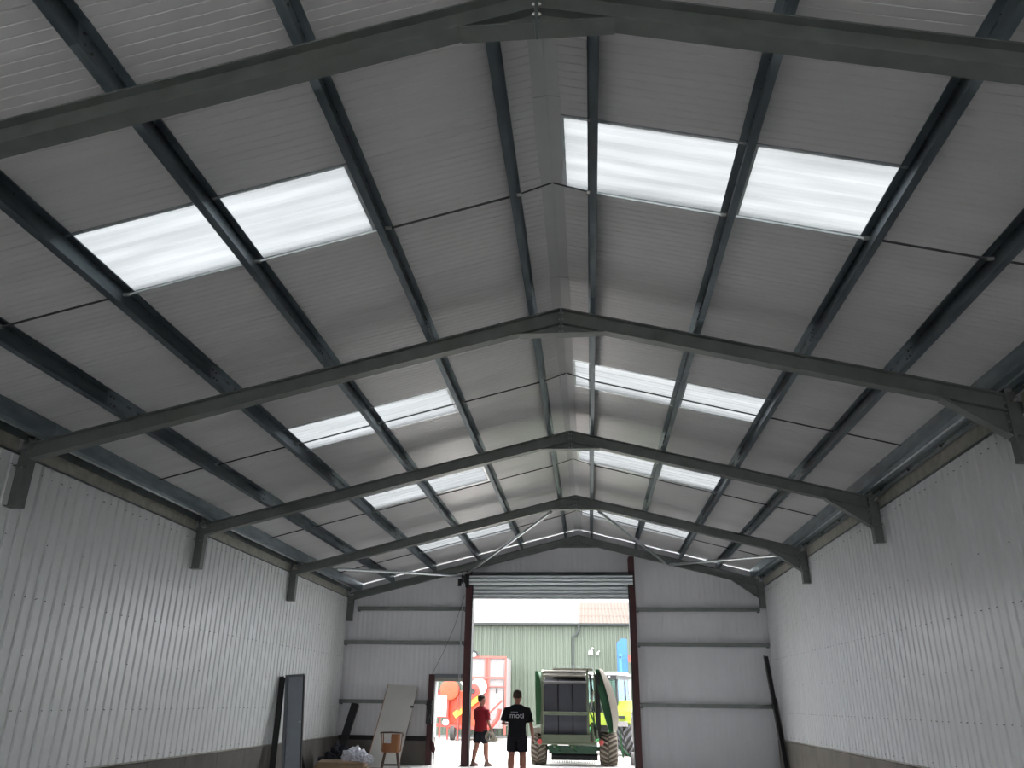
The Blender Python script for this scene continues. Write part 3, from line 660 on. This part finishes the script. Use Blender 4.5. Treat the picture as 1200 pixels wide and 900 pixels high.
def person(label, loc, rz, Ht, shirt, head_turn, arms, legs, text=None, legm='skin'):
    t = thing('person', label, 'person', loc, rz)
    s = Ht / 1.8
    b = MB()
    # legs
    for sx, kn, an in legs:
        hip = (sx * .095, 0, .92)
        b.tube([hip, (hip[0] * .6 + kn[0] * .4, (hip[1] * .6 + kn[1] * .4) - .005, .75), kn, (kn[0] * .65 + an[0] * .35, kn[1] * .65 + an[1] * .35 - .022, .36), (kn[0] * .2 + an[0] * .8, kn[1] * .2 + an[1] * .8 - .005, .18), an, (an[0], an[1], .05)], [.100, .090, .066, .068, .050, .043, .044], 14)
        b.rings([ering((an[0], an[1] - .035, .045), .035, .035, 12), ering((an[0], an[1] + .03, .04), .038, .05, 12)][::1]) if False else None
    # torso
    b.rings([ering((0, 0, z), rx, ry, 20, p=2.4) for z, rx, ry in ((.84, .15, .11), (.92, .172, .118), (1.02, .155, .105), (1.12, .150, .10), (1.25, .17, .108), (1.36, .185, .112), (1.45, .165, .095), (1.50, .09, .065))])
    b.tube([(0, -.005, 1.46), (0, .005, 1.53), (0, .015, 1.60)], [.065, .058, .058], 14)
    for sx, sh, el, wr, hd, pn, cu in arms:
        b.tube([(sx * .13, 0, 1.43), sh, ((sh[0] + el[0]) / 2, (sh[1] + el[1]) / 2, (sh[2] + el[2]) / 2), el, (el[0] * .6 + wr[0] * .4, el[1] * .6 + wr[1] * .4, el[2] * .6 + wr[2] * .4), wr], [.05, .056, .046, .040, .038, .027], 12)
        hand(b, wr, hd, sx, pn, cu)
    body = b.obj('body', legm, t); remesh(body, .008, 2)
    # head on the neck, turned
    hd = MB(); ht = thing('x', '', ''); 
    for kk in list(ht.keys()): del ht[kk]
    bpy.data.objects.remove(ht)
    hs = MB()
    hs.rings([ering((0, y, z), rx * 1.1, ry * 1.03, 20, p=2.2) for z, rx, ry, y in ((1.555, .030, .035, .055), (1.575, .050, .062, .035), (1.61, .064, .082, .018), (1.65, .072, .092, .008), (1.69, .076, .098, .002), (1.73, .076, .098, -.002), (1.765, .066, .084, -.002), (1.79, .042, .055, 0), (1.80, .015, .02, 0))])
    hs.ell((0, .112, 1.655), .014, .020, .026, 8, 6); hs.ell((0, .100, 1.695), .05, .012, .010, 8, 6)
    for sx in (-1, 1): hs.ell((sx * .086, -.004, 1.665), .010, .020, .033, 8, 6)
    R3 = Matrix.Rotation(head_turn, 3, 'Z')
    def turned(mb): mb.v = [tuple(R3 @ Vector(v) ) for v in mb.v]; return mb
    h = turned(hs).obj('head', 'skin', t); remesh(h, .007, 2)
    e = MB()
    for sx in (-1, 1): e.ell((sx * .031, .092, 1.683), .013, .010, .007, 8, 6)
    turned(e).obj('eyes', 'eye', t, smooth=True)
    turned(MB().ell((0, .096, 1.612), .024, .008, .007, 10, 6)).obj('mouth', 'lip', t, smooth=True)
    hr = MB(); hr.rings([ering((0, y, z), rx * 1.1, ry * 1.03, 20, p=2.2) for z, rx, ry, y in ((1.635, .045, .03, -.062), (1.655, .069, .055, -.042), (1.69, .079, .082, -.024), (1.73, .081, .098, -.010), (1.77, .071, .088, -.006), (1.796, .046, .060, -.004), (1.810, .015, .02, 0))])
    turned(hr).obj('hair', 'hair', t, smooth=True)
    # shirt with sleeves
    sm = MB()
    sm.rings([ering((0, 0, z), rx, ry, 22, p=2.5) for z, rx, ry in ((.86, .185, .135), (.95, .187, .135), (1.05, .178, .128), (1.18, .186, .126), (1.32, .205, .132), (1.42, .200, .122), (1.475, .15, .092), (1.515, .082, .072))])
    for sx, sh, el, wr, hd_, pn, cu in arms:
        q = [sh[i] + (el[i] - sh[i]) * .82 for i in range(3)]
        sm.tube([(sx * .10, 0, 1.42), sh, [(sh[i] + q[i]) / 2 for i in range(3)], q], [.060, .068, .072, .078], 14)
    so = sm.obj('t_shirt', shirt, t); remesh(so, .009, 3)
    # shorts
    sm = MB(); sm.rings([ering((0, 0, z), rx, ry, 22, p=2.4) for z, rx, ry in ((.80, .17, .125), (.88, .188, .132), (.95, .183, .13))])
    for sx, kn, an in legs:
        hip = (sx * .095, 0, .90); e_ = [hip[i] + (kn[i] - hip[i]) * .80 for i in range(3)]
        sm.tube([hip, [(hip[i] + e_[i]) / 2 for i in range(3)], e_], [.105, .112, .106], 16)
    so = sm.obj('shorts', 'shorts', t); remesh(so, .009, 3)
    for sx, kn, an in legs:
        MB().tube([(an[0], an[1], .17), (an[0], an[1], .07)], [.046, .045], 12).obj('sock', 'sock', t, smooth=True)
        sh_ = MB(); sh_.rings([ering((an[0], an[1] + .045, z), rx, ry, 16, p=2.6) for z, rx, ry in ((0, .047, .135), (.03, .048, .135))] + [ering((an[0], an[1] + y, z), rx, ry, 16, p=2.4) for z, rx, ry, y in ((.06, .044, .115, .035), (.09, .045, .065, .0), (.12, .047, .052, -.005))])
        sh_.obj('shoe', 'shoe', t, smooth=True)
    if text:
        cu = bpy.data.curves.new('lettering', 'FONT'); cu.body = text; cu.size = .155; cu.align_x = 'CENTER'; cu.space_character = 1.02; cu.offset = .0015; cu.resolution_u = 4
        to = bpy.data.objects.new('tmp', cu); COL.objects.link(to); bpy.context.view_layer.update()
        me = bpy.data.meshes.new_from_object(to.evaluated_get(bpy.context.evaluated_depsgraph_get())); bpy.data.objects.remove(to)
        bm = bmesh.new(); bm.from_mesh(me)
        for v in list(bm.verts): pass
        def put(v):
            x, z = v.co.x, v.co.y + 1.245
            yy = -.138 * (max(0, 1 - (abs(x) / .21) ** 2.5)) ** (1 / 2.5) - .002
            v.co = Vector((x, yy, z))
        for v in bm.verts: put(v)
        bm.to_mesh(me); bm.free(); me.materials.clear(); me.materials.append(MT['print'])
        lo = bpy.data.objects.new('lettering', me); COL.objects.link(lo); lo.parent = t; lo['label'] = 'white lettering across the back of the shirt'
        br = MB()
        for q in range(8):
            xa, xb = -.12 + q * .018, -.12 + (q + 1) * .018; f = lambda x: -.138 * (1 - (abs(x) / .21) ** 2.5) ** .4 - .003
            br.add([(xa, f(xa), 1.358), (xb, f(xb), 1.358), (xb, f(xb), 1.366), (xa, f(xa), 1.366)], [(0, 1, 2, 3)])
        br.obj('lettering_bar', 'print', t)
    t.scale = (s * 1.06, s * 1.04, s)
    return t
person('man in black t-shirt with white back print and dark shorts, standing with back turned', (-1.36, 19.0, 0), 0, 1.84, 'shirt_black', math.radians(-6),
       [(-1, (-.215, -.005, 1.40), (-.275, -.07, 1.135), (-.20, .17, 1.12), (.35, .9, .05), (.3, 0, -1), .9),
        (1, (.215, -.005, 1.40), (.285, -.03, 1.11), (.315, .05, .86), (.06, .12, -1), (-1, .1, 0), .45)],
       [(-1, (-.115, .01, .50), (-.125, 0, .09)), (1, (.115, .01, .50), (.12, 0, .09))], text='moti')
person('man in red t-shirt and dark shorts walking away at the doorway edge', (-2.70, 23.25, 0), math.radians(-38), 1.76, 'shirt_red', math.radians(-22),
       [(-1, (-.205, .01, 1.40), (-.26, .06, 1.13), (-.20, .27, 1.04), (.25, .9, -.15), (.4, 0, -1), .9),
        (1, (.205, .01, 1.39), (.26, .0, 1.11), (.27, .13, .89), (.02, .35, -1), (-1, .1, 0), 1.1)],
       [(-1, (-.12, -.02, .50), (-.16, -.10, .09)), (1, (.11, .09, .51), (.14, .10, .09))])
t = thing('rope_coil', 'coil of pale grey rope carried in the hand of the man in red', 'rope', (-2.41, 23.10, .80))
m = MB()
for q in range(5):
    r = .085 + .008 * (q % 3); pts = []
    for k in range(15):
        a = 2 * PI * k / 14; pts.append((-.06 + r * math.cos(a) + .012 * q, .02 * q - .04 + .01 * math.sin(3 * a), -.07 + r * 1.25 * math.sin(a)))
    m.tube(pts, .012, 6)
m.obj('loops', 'rope', t, smooth=True)
m = MB()
for q in range(4):
    pts = [(.06 + .055 * math.cos(2 * PI * k / 10) + .02 * q, -.03 + .02 * q, -.13 + .06 * math.sin(2 * PI * k / 10)) for k in range(11)]; m.tube(pts, .012, 6)
m.obj('loose_end', 'rope', t, smooth=True)

# ------------------------------------------------------------------ tyres
def wheel(parent, c, R, w, rim_m, tyre_m, lug_m, rimr, nl=22, name='wheel', lugh=.03, sweep=.9):
    wt = bpy.data.objects.new(name, None); COL.objects.link(wt); wt.parent = parent; wt.location = c; wt.empty_display_size = .1
    h = w / 2
    MB().lathe([(rimr, -h * .8), (rimr + .05, -h * .96), ((R + rimr) / 2, -h), (R * .93, -h * .9), (R * .975, -h * .6), (R * .985, 0), (R * .975, h * .6), (R * .93, h * .9), ((R + rimr) / 2, h), (rimr + .05, h * .96), (rimr, h * .8)], (0, 0, 0), 'x', 40).obj('tyre', tyre_m, wt, smooth=True)
    m = MB()
    for k in range(nl):
        for sd in (-1, 1):
            a0 = 2 * PI * (k + (.5 if sd > 0 else 0)) / nl; rs = []
            for j in range(4):
                u = j / 3; x = sd * (h * .03 + u * h * .90); a = a0 + u * sweep * 2 * PI / nl * 1.0
                r0 = R * (.985 - .05 * u ** 3); r1 = r0 + lugh; da = .22 * 2 * PI / nl * (1.0 + .25 * u)
                rs.append([(x, r * math.sin(q), r * math.cos(q)) for r, q in ((r0 - .01, a - da), (r1, a - da * .75), (r1, a + da * .75), (r0 - .01, a + da))])
            m.rings(rs)
    m.obj('tread', lug_m, wt, kind='stuff')
    MB().lathe([(.02, -h * .3), (rimr * .45, -h * .3), (rimr * .6, -h * .5), (rimr * .98, -h * .82), (rimr * .98, h * .82), (rimr * .6, h * .5), (rimr * .45, h * .3), (.02, h * .3)], (0, 0, 0), 'x', 28).obj('rim', rim_m, wt, smooth=True)
    MB().lathe([(.05, -h * .55), (.05, h * .55)], (0, 0, 0), 'x', 10).obj('hub', 'bolt', wt)
    return wt

# ------------------------------------------------------------------ round baler, rear end toward the doorway
t = thing('round_baler', 'green round baler with grey belts backed up to the wide doorway', 'baler', (0, 24.0, 0))
wheel(t, (-1.20, .42, .42), .41, .44, 'cream', 'rubber_dusty', 'lug_dusty', .20, 20, lugh=.022)
wheel(t, (.72, .42, .43), .42, .50, 'cream', 'rubber_dusty', 'lug_dusty', .20, 20, lugh=.022)
MB().tube([(-1.2, .42, .42), (.72, .42, .42)], .06, 10).obj('axle', 'mgreen', t)
for x, nm in ((-1.085, 'tailgate_post'), (.175, 'tailgate_post')):
    m = MB(); pts = [(-.04, .60), (-.10, 1.0), (-.12, 1.6), (-.08, 2.15), (.04, 2.40), (.20, 2.47)]
    m.ext(pts + [(y + .16, z - .04) for y, z in pts[::-1]], x - .035, x + .035, 'x'); m.obj('tailgate_post', 'sage', t)
for z, y, r, mt_ in ((2.40, .02, .045, 'cream'), (2.30, -.04, .030, 'cream'), (2.12, -.10, .036, 'mesh'), (1.32, -.15, .045, 'sage')):
    MB().tube([(-1.06, y, z), (.15, y, z)], r, 12).obj('roller', mt_, t, smooth=True)
for i in range(3):
    x0 = -1.045 + i * .402; m = MB(); pts = [(0.02, .70), (-.03, 1.1), (-.05, 1.6), (-.02, 2.1), (.06, 2.2)]
    m.ext(pts + [(y + .012, z) for y, z in pts[::-1]], x0 + .012, x0 + .385, 'x'); m.obj('belt', 'belt', t)
m = MB(); m.ext([(.1, .62), (.06, 1.2), (.08, 2.0), (.3, 2.36), (1.3, 2.40), (2.3, 2.0), (2.6, 1.3), (2.3, .7), (1.2, .5)], -1.02, .12, 'x'); m.obj('bale_chamber', 'black', t)
m = MB(); m.box(-1.10, .22, -.13, .05, .58, .78); m.obj('rear_panel', 'sage', t)
MB().tube([(-1.30, -.12, .56), (.40, -.12, .56)], .035, 10).obj('axle_bar', 'sage', t)
def shell(x0, z0, x1, z1, name, m1, m2, w):    # lens shaped side cover leaning from top to bottom
    m = MB(); rs = []
    for j in range(13):
        u = j / 12; z = z0 + (z1 - z0) * u; x = x0 + (x1 - x0) * (u ** 1.5); d = math.sin(PI * min(1, max(0, .06 + .88 * u))) ** .6
        rs.append([(x - .02, -.05 + .1 * (1 - d), z), (x + w * d, -.02 + .1 * (1 - d), z), (x + w * d + .02, .5 + 1.0 * d, z), (x - .02, .5 + 1.0 * d, z)])
    m.rings(rs); o = m.obj(name, m1, t)
    if m2:
        m = MB(); rs = []
        for j in range(13):
            u = j / 12; z = z0 + (z1 - z0) * u; x = x0 + (x1 - x0) * (u ** 1.5); d = math.sin(PI * min(1, max(0, .06 + .88 * u))) ** .6
            rs.append([(x + w * d + .0, -.07 + .1 * (1 - d), z + .02), (x + w * d + .19 * d + .02, .0 + .1 * (1 - d), z + .02), (x + w * d + .17 * d + .02, .6 + 1.0 * d, z), (x + w * d, .6 + 1.0 * d, z)])
        m.rings(rs); m.obj('outer_cover', m2, t)
    return o
shell(-1.27, 2.42, -1.24, 1.02, 'side_shell', 'mgreen', None, .15)
shell(.43, 2.48, .78, .84, 'side_shell', 'dgreen', 'cream', .20)
for (a, b, r, mt_) in (((.24, -.08, 2.35), (.30, 0, 1.9), .03, 'black'), ((.34, -.06, 1.9), (.24, -.08, 1.4), .025, 'cream'), ((.37, 0, 2.4), (.42, 0, .7), .03, 'sage'), ((.24, -.08, 1.35), (.38, -.05, 1.0), .022, 'mgreen'), ((.30, -.02, 1.9), (.36, -.02, .75), .018, 'black'), ((.28, .02, 1.1), (.33, -.02, .62), .04, 'sage')):
    MB().tube([a, b], r, 8).obj('hydraulic_strut', mt_, t)
MB().box(.44, .52, .12, .5, .7, 2.3).obj('chain_case', 'black', t)
m = MB(); m.box(.40, .52, -.03, .02, .9, 2.35)
for k in range(9): m.box(.43, .47, -.05, -.03, 1.0 + k * .15, 1.04 + k * .15)
m.obj('hose_bank', 'black', t)
MB().tube([(-.75, -.02, 2.55), (.36, -.02, 2.55)], .012, 6).obj('top_rail', 'galv_bright', t)
for x in (-.72, -.2, .33): MB().tube([(x, -.02, 2.55), (x, .02, 2.40)], .010, 6).obj('rail_post', 'galv_bright', t)
MB().box(-.80, .34, .05, .6, 2.46, 2.50).obj('top_cover', 'cream', t)
m = MB(); m.box(-.92, .40, .10, .30, .30, .50); m.box(-.85, .35, .2, 1.8, .32, .42); m.obj('undercarriage', 'dgreen', t)
for x in (-.80, -.33):
    MB().bar((x, -.1, .56), (x + .30, .25, .28), .06, .09).obj('kicker_arm', 'mgreen', t)
    MB().lathe([(.05, 0), (.05, .06)], (x + .02, -.10, .49), 'x', 10).obj('pivot', 'sage', t)
m = MB(); MB().lathe([(.09, -.85), (.09, .42)], (0, .2, .22), 'x', 14).obj('pickup_reel', 'black', t)
for k in range(26):
    x = -.83 + k * .048
    for a in (-1.9, -1.2, -2.6): m.tube([(x, .2 + .08 * math.cos(a), .22 + .08 * math.sin(a)), (x, .2 + .16 * math.cos(a), .22 + .16 * math.sin(a))], .006, 4)
m.obj('pickup_tines', 'galv_dark', t, kind='stuff')
for x in (-1.17, .52): MB().lathe([(.012, 0), (.06, 0), (.07, -.02), (.05, -.035)], (x - .0 if x > 0 else x + .02, -.15, .60), 'y', 14).obj('red_reflector', 'red_reflector', t, label='round red rear reflector')
MB().box(-1.36, -1.05, .02, .3, .80, .95).obj('mudguard', 'cream', t)
m = MB(); m.ext([(2.4, .5), (4.2, .45), (4.2, .55), (2.4, .7)], -.55, -.35, 'x'); m.obj('drawbar', 'dgreen', t)
wheel(t, (1.40, .55, .18), .17, .14, 'cream', 'mesh', 'mesh', .08, 14, 'gauge_wheel', .006)
MB().bar((1.0, .55, .5), (1.36, .55, .2), .05, .05).obj('gauge_wheel_arm', 'mgreen', t)
MB().bar((1.05, .5, .9), (1.12, .5, .2), .04, .04).obj('jack_leg', 'mgreen', t)

# ------------------------------------------------------------------ tractor beyond the baler
t = thing('tractor', 'lime green tractor with white cab roof parked beyond the baler', 'tractor', (.80, 29.5, 0), math.radians(-22))
for x in (-.85, .85):
    wheel(t, (x, 0, .81), .80, .56, 'redrim', 'rubber', 'lug', .46, 20, 'rear_wheel', .045, 1.3)
    wheel(t, (x * .95, 2.75, .62), .60, .42, 'redrim', 'rubber', 'lug', .32, 18, 'front_wheel', .035, 1.2)
MB().tube([(-.85, 0, .86), (.85, 0, .86)], .12, 12).obj('rear_axle', 'black', t); MB().tube([(-.8, 2.75, .62), (.8, 2.75, .62)], .08, 12).obj('front_axle', 'black', t)
m = MB(); m.ext([(.3, .9), (.3, 1.30), (1.5, 1.50), (3.1, 1.40), (3.35, 1.2), (3.35, .9)], -.38, .38, 'x'); m.obj('bonnet', 'lime', t)
MB().box(-.30, .30, -.3, 2.9, .55, .95).obj('chassis', 'black', t)
for sx in (-1, 1):
    m = MB(); pts = [(-.90, 1.02), (-.82, 1.36), (-.40, 1.68), (.35, 1.70), (.72, 1.5)]
    m.ext(pts + [(y * .93, z - .06) for y, z in pts[::-1]], sx * .52 if sx > 0 else -1.14, 1.14 if sx > 0 else -.52, 'x'); m.obj('rear_fender', 'lime', t)
    MB().box(sx * .85 - .11, sx * .85 + .11, -.95, -.90, 1.14, 1.22).obj('tail_lamp', 'black', t)
    MB().box(sx * .85 - .20, sx * .85 + .20, -.96, -.91, .90, 1.05).obj('lower_fender', 'mesh', t)
m = MB(); m.box(-.58, .58, -.60, .66, 2.50, 2.58); m.ext([(-.70, 2.48), (-.62, 2.54), (.72, 2.54), (.80, 2.48)], -.66, .66, 'x'); m.obj('cab_roof', 'white', t)
MB().box(-.63, .63, -.68, .62, 2.34, 2.475).obj('cab_header', 'black', t)
for x, y in ((-.60, -.60), (.60, -.60), (-.64, .15), (.64, .15), (-.55, .78), (.55, .78)): MB().bar((x, y, 1.25), (x * .95, y * .9, 2.42), .06, .06, (0, 1, 0)).obj('cab_pillar', 'black', t)
MB().box(-.56, .56, -.605, -.597, 1.31, 2.38).obj('rear_window', 'glass', t); MB().box(-.52, .52, .775, .785, 1.31, 2.38).obj('windscreen', 'glass', t)
for x in (-.63, .63): MB().box(x - .004, x + .004, -.56, .72, 1.31, 2.38).obj('side_window', 'glass', t)
MB().box(-.60, .60, -.62, .75, .92, 1.30).obj('cab_base', 'lime', t)
m = MB(); m.box(-.24, .24, -.2, .25, 1.3, 1.5); m.box(-.24, .24, -.28, -.18, 1.45, 1.85); m.obj('seat', 'black', t)
MB().lathe([(.17, 0), (.19, .01), (.17, .02)], (0, .5, 1.7), 'z', 16).obj('steering_wheel', 'black', t)
for x in (-.38, -.22, .38): MB().lathe([(.03, 0), (.035, -.03), (.02, -.04)], (x, -.66, 2.42), 'y', 10).obj('work_lamp', 'lamp_white', t)
m = MB(); m.bar((-.35, -.5, .9), (-.35, -1.15, .5), .06, .06); m.bar((.35, -.5, .9), (.35, -1.15, .5), .06, .06); m.bar((0, -.5, .5), (0, -1.1, .45), .1, .06); m.obj('linkage', 'mgreen', t)

# ------------------------------------------------------------------ green barn opposite
BY = 41.0; EZ = 5.12
t = thing('green_barn', 'sage green clad farm building across the yard behind the machines', 'building', (0, BY, 0))
MB().box(-13, 9, .06, 12, 0, EZ - .05).obj('inner_wall', 'gutter', t)
pr = []
for k in range(5):
    x = k * .2; pr += [(x, 0), (x + .06, 0), (x + .08, -.035), (x + .16, -.035), (x + .18, 0)]
pr += [(.995, 0), (.995, .04), (0, .04)]
me = MB().ext(pr, .0, EZ, 'z').mesh('wall_sheet', 'green_barn')
for k in range(-13, 9): inst('wall_sheet', me, t, (k, 0, .10))
MB().box(-13, 9, -.03, .04, 0, .10).obj('base_strip', 'fibre', t)
def corr(w, a, n):
    top = [(w * i / n, a * math.sin(2 * PI * i / n * (w / .18))) for i in range(n + 1)]
    return top + [(x, z - .02) for x, z in top[::-1]]
cp = corr(1.08, .028, 48)
def rsheet(u0, u1, m_):
    mb = MB(); rs = []
    for u in (u0, u1): rs.append([(x, u, EZ + .08 + z + u * .28 + (.012 if u == u0 else 0)) for x, z in cp])
    mb.rings(rs); return mb.mesh('roof_sheet', m_)
rows = [(-.22, 2.1), (2.0, 4.2), (4.1, 6.2)]
for r0, r1 in rows:
    mf, mt_ = rsheet(r0, r1, 'fibre'), rsheet(r0, r1, 'tan_roof')
    for k in range(-12, 9):
        x = -.28 + 1.08 * k
        if x > 8: continue
        inst('roof_sheet', mt_ if k >= 0 else mf, t, (x, 0, 0))
m = MB(); pts = [(-.30, EZ - .02), (-.33, EZ + .09), (-.31, EZ + .09), (-.28, EZ), (-.22, EZ - .01), (-.18, EZ + .08), (-.16, EZ + .08), (-.19, EZ - .04)]
m.ext(pts, -13, 9, 'x'); m.obj('gutter', 'gutter', t)
MB().tube([(-.24, -.24, EZ - .02), (-.24, -.22, 4.86), (-.36, -.16, 4.68), (-.52, -.10, 4.60), (-.54, -.09, 4.42), (-.54, -.09, .05)], .055, 10).obj('downpipe', 'gutter', t, smooth=True)
MB().ext([(-.2, EZ - .02), (6.1, EZ + 1.68), (6.3, EZ + 1.66), (12, EZ - .1)], -12.9, 8.9, 'x').obj('roof_core', 'gutter', t)
for x, z, s_ in ((.30, 3.85, .8), (.62, 3.80, .5)):
    lt = thing('floodlight', 'small white floodlight on the green barn wall' if s_ < .7 else 'larger white floodlight on the green barn wall', 'lamp', (x, BY - .05, z))
    MB().ext([(-.13 * s_, -.09 * s_), (.13 * s_, -.12 * s_), (.14 * s_, .10 * s_), (-.10 * s_, .13 * s_)], -.22, -.10).obj('lamp_head', 'lamp_white', lt)
    MB().tube([(0, -.10, .05), (.05, 0, .20 * s_)], .02, 6).obj('bracket', 'white', lt)
    MB().lathe([(.07 * s_, 0), (.05 * s_, -.05)], (.10, -.05, .24 * s_), 'y', 10).obj('sensor', 'lamp_white', lt)
# blue tower and red plate by the barn
t = thing('blue_tower', 'tall blue steel feed hopper standing against the green barn', 'hopper', (1.80, 39.4, 0))
m = MB(); m.ext([(-.27, 0), (.20, 0), (.20, 4.38), (-.02, 4.42), (-.27, 4.22)], 0, .5); m.obj('casing', 'blue', t)
MB().box(-.20, -.06, -.03, 0, 2.2, 3.75).obj('slot_cover', 'blue_dark', t); MB().box(-.18, -.10, -.05, -.03, 3.55, 3.62).obj('latch', 'black', t)
t = thing('red_plate', 'small red square warning plate on a pole beside the blue hopper', 'sign', (2.18, 39.0, 0))
MB().tube([(.1, 0, 0), (.1, 0, 3.4)], .03, 8).obj('pole', 'white', t); MB().box(-.17, .17, -.06, -.03, 3.36, 3.66).obj('plate', 'coral', t)

# ------------------------------------------------------------------ orange feed wagon by the barn
t = thing('orange_feed_wagon', 'orange farm wagon with tall mesh sided hopper parked by the green barn', 'wagon', (0, 38.0, 0))
for x0, x1 in ((-5.36, -4.47), (-4.27, -3.62)):
    MB().box(x0, x1, .03, .05, 2.62, 3.42).obj('upper_mesh_panel', 'mesh', t); MB().box(x0, x1, .03, .05, .5, 2.52).obj('lower_mesh_panel', 'mesh', t)
for x in (-5.40, -4.47, -4.32, -3.56): MB().box(x, x + .07, -.03, .05, .35 if x < -4 else .25, 3.5).obj('upright', 'pink', t)
for z in (3.42, 2.54, 2.20): MB().box(-5.40, -3.50, -.045, .03, z, z + (.09 if z > 2.3 else .04)).obj('cross_rail', 'pink', t)
MB().box(-3.55, -3.49, 0, 2.2, .6, 3.45).obj('side_panel', 'mesh', t); MB().box(-5.40, -3.50, 2.2, 2.26, .6, 3.45).obj('front_panel', 'mesh', t)
MB().box(-4.46, -4.27, .0, .04, .5, 3.42).obj('centre_strip', 'pink', t)
MB().box(-3.95, -3.88, .01, .03, 1.95, 2.15).obj('warning_label', 'black', t)
m = MB(); m.tube([(-5.30, -.1, 3.52), (-5.22, -.1, 3.70), (-5.0, -.1, 3.76), (-4.84, -.1, 3.68), (-4.78, -.1, 3.52)], .05, 8); m.obj('hose_hoop', 'black', t, smooth=True)
MB().ell((-5.02, -.05, 3.56), .16, .12, .10).obj('hoop_cushion', 'white', t, smooth=True)
def disc(c, r, w, m_, nm): MB().lathe([(.02, 0), (r * .9, 0), (r, -.03), (r, -w), (r * .8, -w - .02), (.02, -w)], c, 'y', 24).obj(nm, m_, t, smooth=True)
disc((-5.98, -.1, 2.05), .42, .35, 'orange', 'auger_drum'); disc((-4.95, -.15, 2.05), .30, .2, 'coral', 'fan_housing'); disc((-4.95, -.38, 2.02), .12, .05, 'black', 'fan_inlet'); disc((-4.70, -.1, 2.2), .36, .12, 'white', 'fan_guard')
MB().bar((-5.75, -.2, 1.0), (-4.7, -.2, 1.75), .2, .26).obj('yellow_chute', 'yellow', t); MB().bar((-5.6, -.3, 1.25), (-4.6, -.3, 2.0), .1, .10).obj('boom', 'orange', t)
MB().bar((-5.5, -.3, 2.4), (-4.95, -.3, 1.75), .06, .06).obj('diagonal_bar', 'white', t)
MB().ext([(-6.0, .45), (-4.6, .45), (-4.4, 1.2), (-5.0, 1.9), (-6.1, 2.1)], -.05, 1.8).obj('hopper_body', 'orange', t)
MB().box(-6.62, -6.00, -.42, -.10, .92, 1.95).obj('cabinet', 'coral', t); MB().box(-6.66, -6.08, -.47, -.425, .96, 1.80).obj('white_guard_panel', 'white', t); MB().box(-6.56, -6.18, -.49, -.471, 1.05, 1.70).obj('guard_window', 'mesh', t)
MB().box(-6.62, -5.9, -.45, -.05, 1.95, 2.06).obj('cabinet_top', 'oxide', t)
for x in (-6.80, -6.66): MB().box(x, x + .03, -.2, -.17, .2, 2.5).obj('ladder_rail', 'white', t)
for k in range(11): MB().box(-6.78, -6.66, -.2, -.17, .3 + k * .2, .33 + k * .2).obj('ladder_rung', 'white', t)
for x in (-6.4, -6.05, -5.6): MB().box(x, x + .06, -.35, -.28, .03, .95).obj('support_leg', 'coral', t)
MB().ell((-6.1, -.4, .72), .15, .1, .13).obj('gearbox', 'white', t, smooth=True); MB().bar((-6.6, -.3, .62), (-4.5, -.3, .50), .12, .12).obj('base_frame', 'coral', t)
MB().bar((-4.4, -.5, .9), (-3.6, -.5, 1.65), .05, .07).obj('conveyor_arm', 'coral', t)
m = MB(); m.tube([(-4.35, -.5, .5), (-4.05, -.5, .6), (-3.8, -.5, .9), (-3.7, -.5, 1.3)], .09, 8); m.obj('discharge_spout', 'coral', t, smooth=True)
wheel(t, (-5.80, -.2, .32), .31, .2, 'mesh', 'rubber', 'rubber', .15, 14, 'wheel', .01); wheel(t, (-4.15, .8, .40), .39, .25, 'mesh', 'rubber', 'rubber', .2, 14, 'wheel', .01)

# ------------------------------------------------------------------ groups of alike things
GROUPS = {'portal_frame': 'steel portal frames', 'roof_purlin': 'roof purlins', 'sag_rod': 'sag rods between the purlins', 'roof_brace': 'diagonal roof braces by the gable',
          'gable_rail': 'horizontal rails on the gable', 'door_post': 'red posts of the roller door', 'eaves_beam': 'eaves beams', 'eaves_angle': 'angles above the wall cladding',
          'person': 'men at the doorway', 'floodlight': 'floodlights on the barn', 'plastic_film': 'heaps of plastic film'}
for o in COL.objects:
    n = o.name.split('.')[0]
    if o.parent is None and n in GROUPS: o['group'] = GROUPS[n]
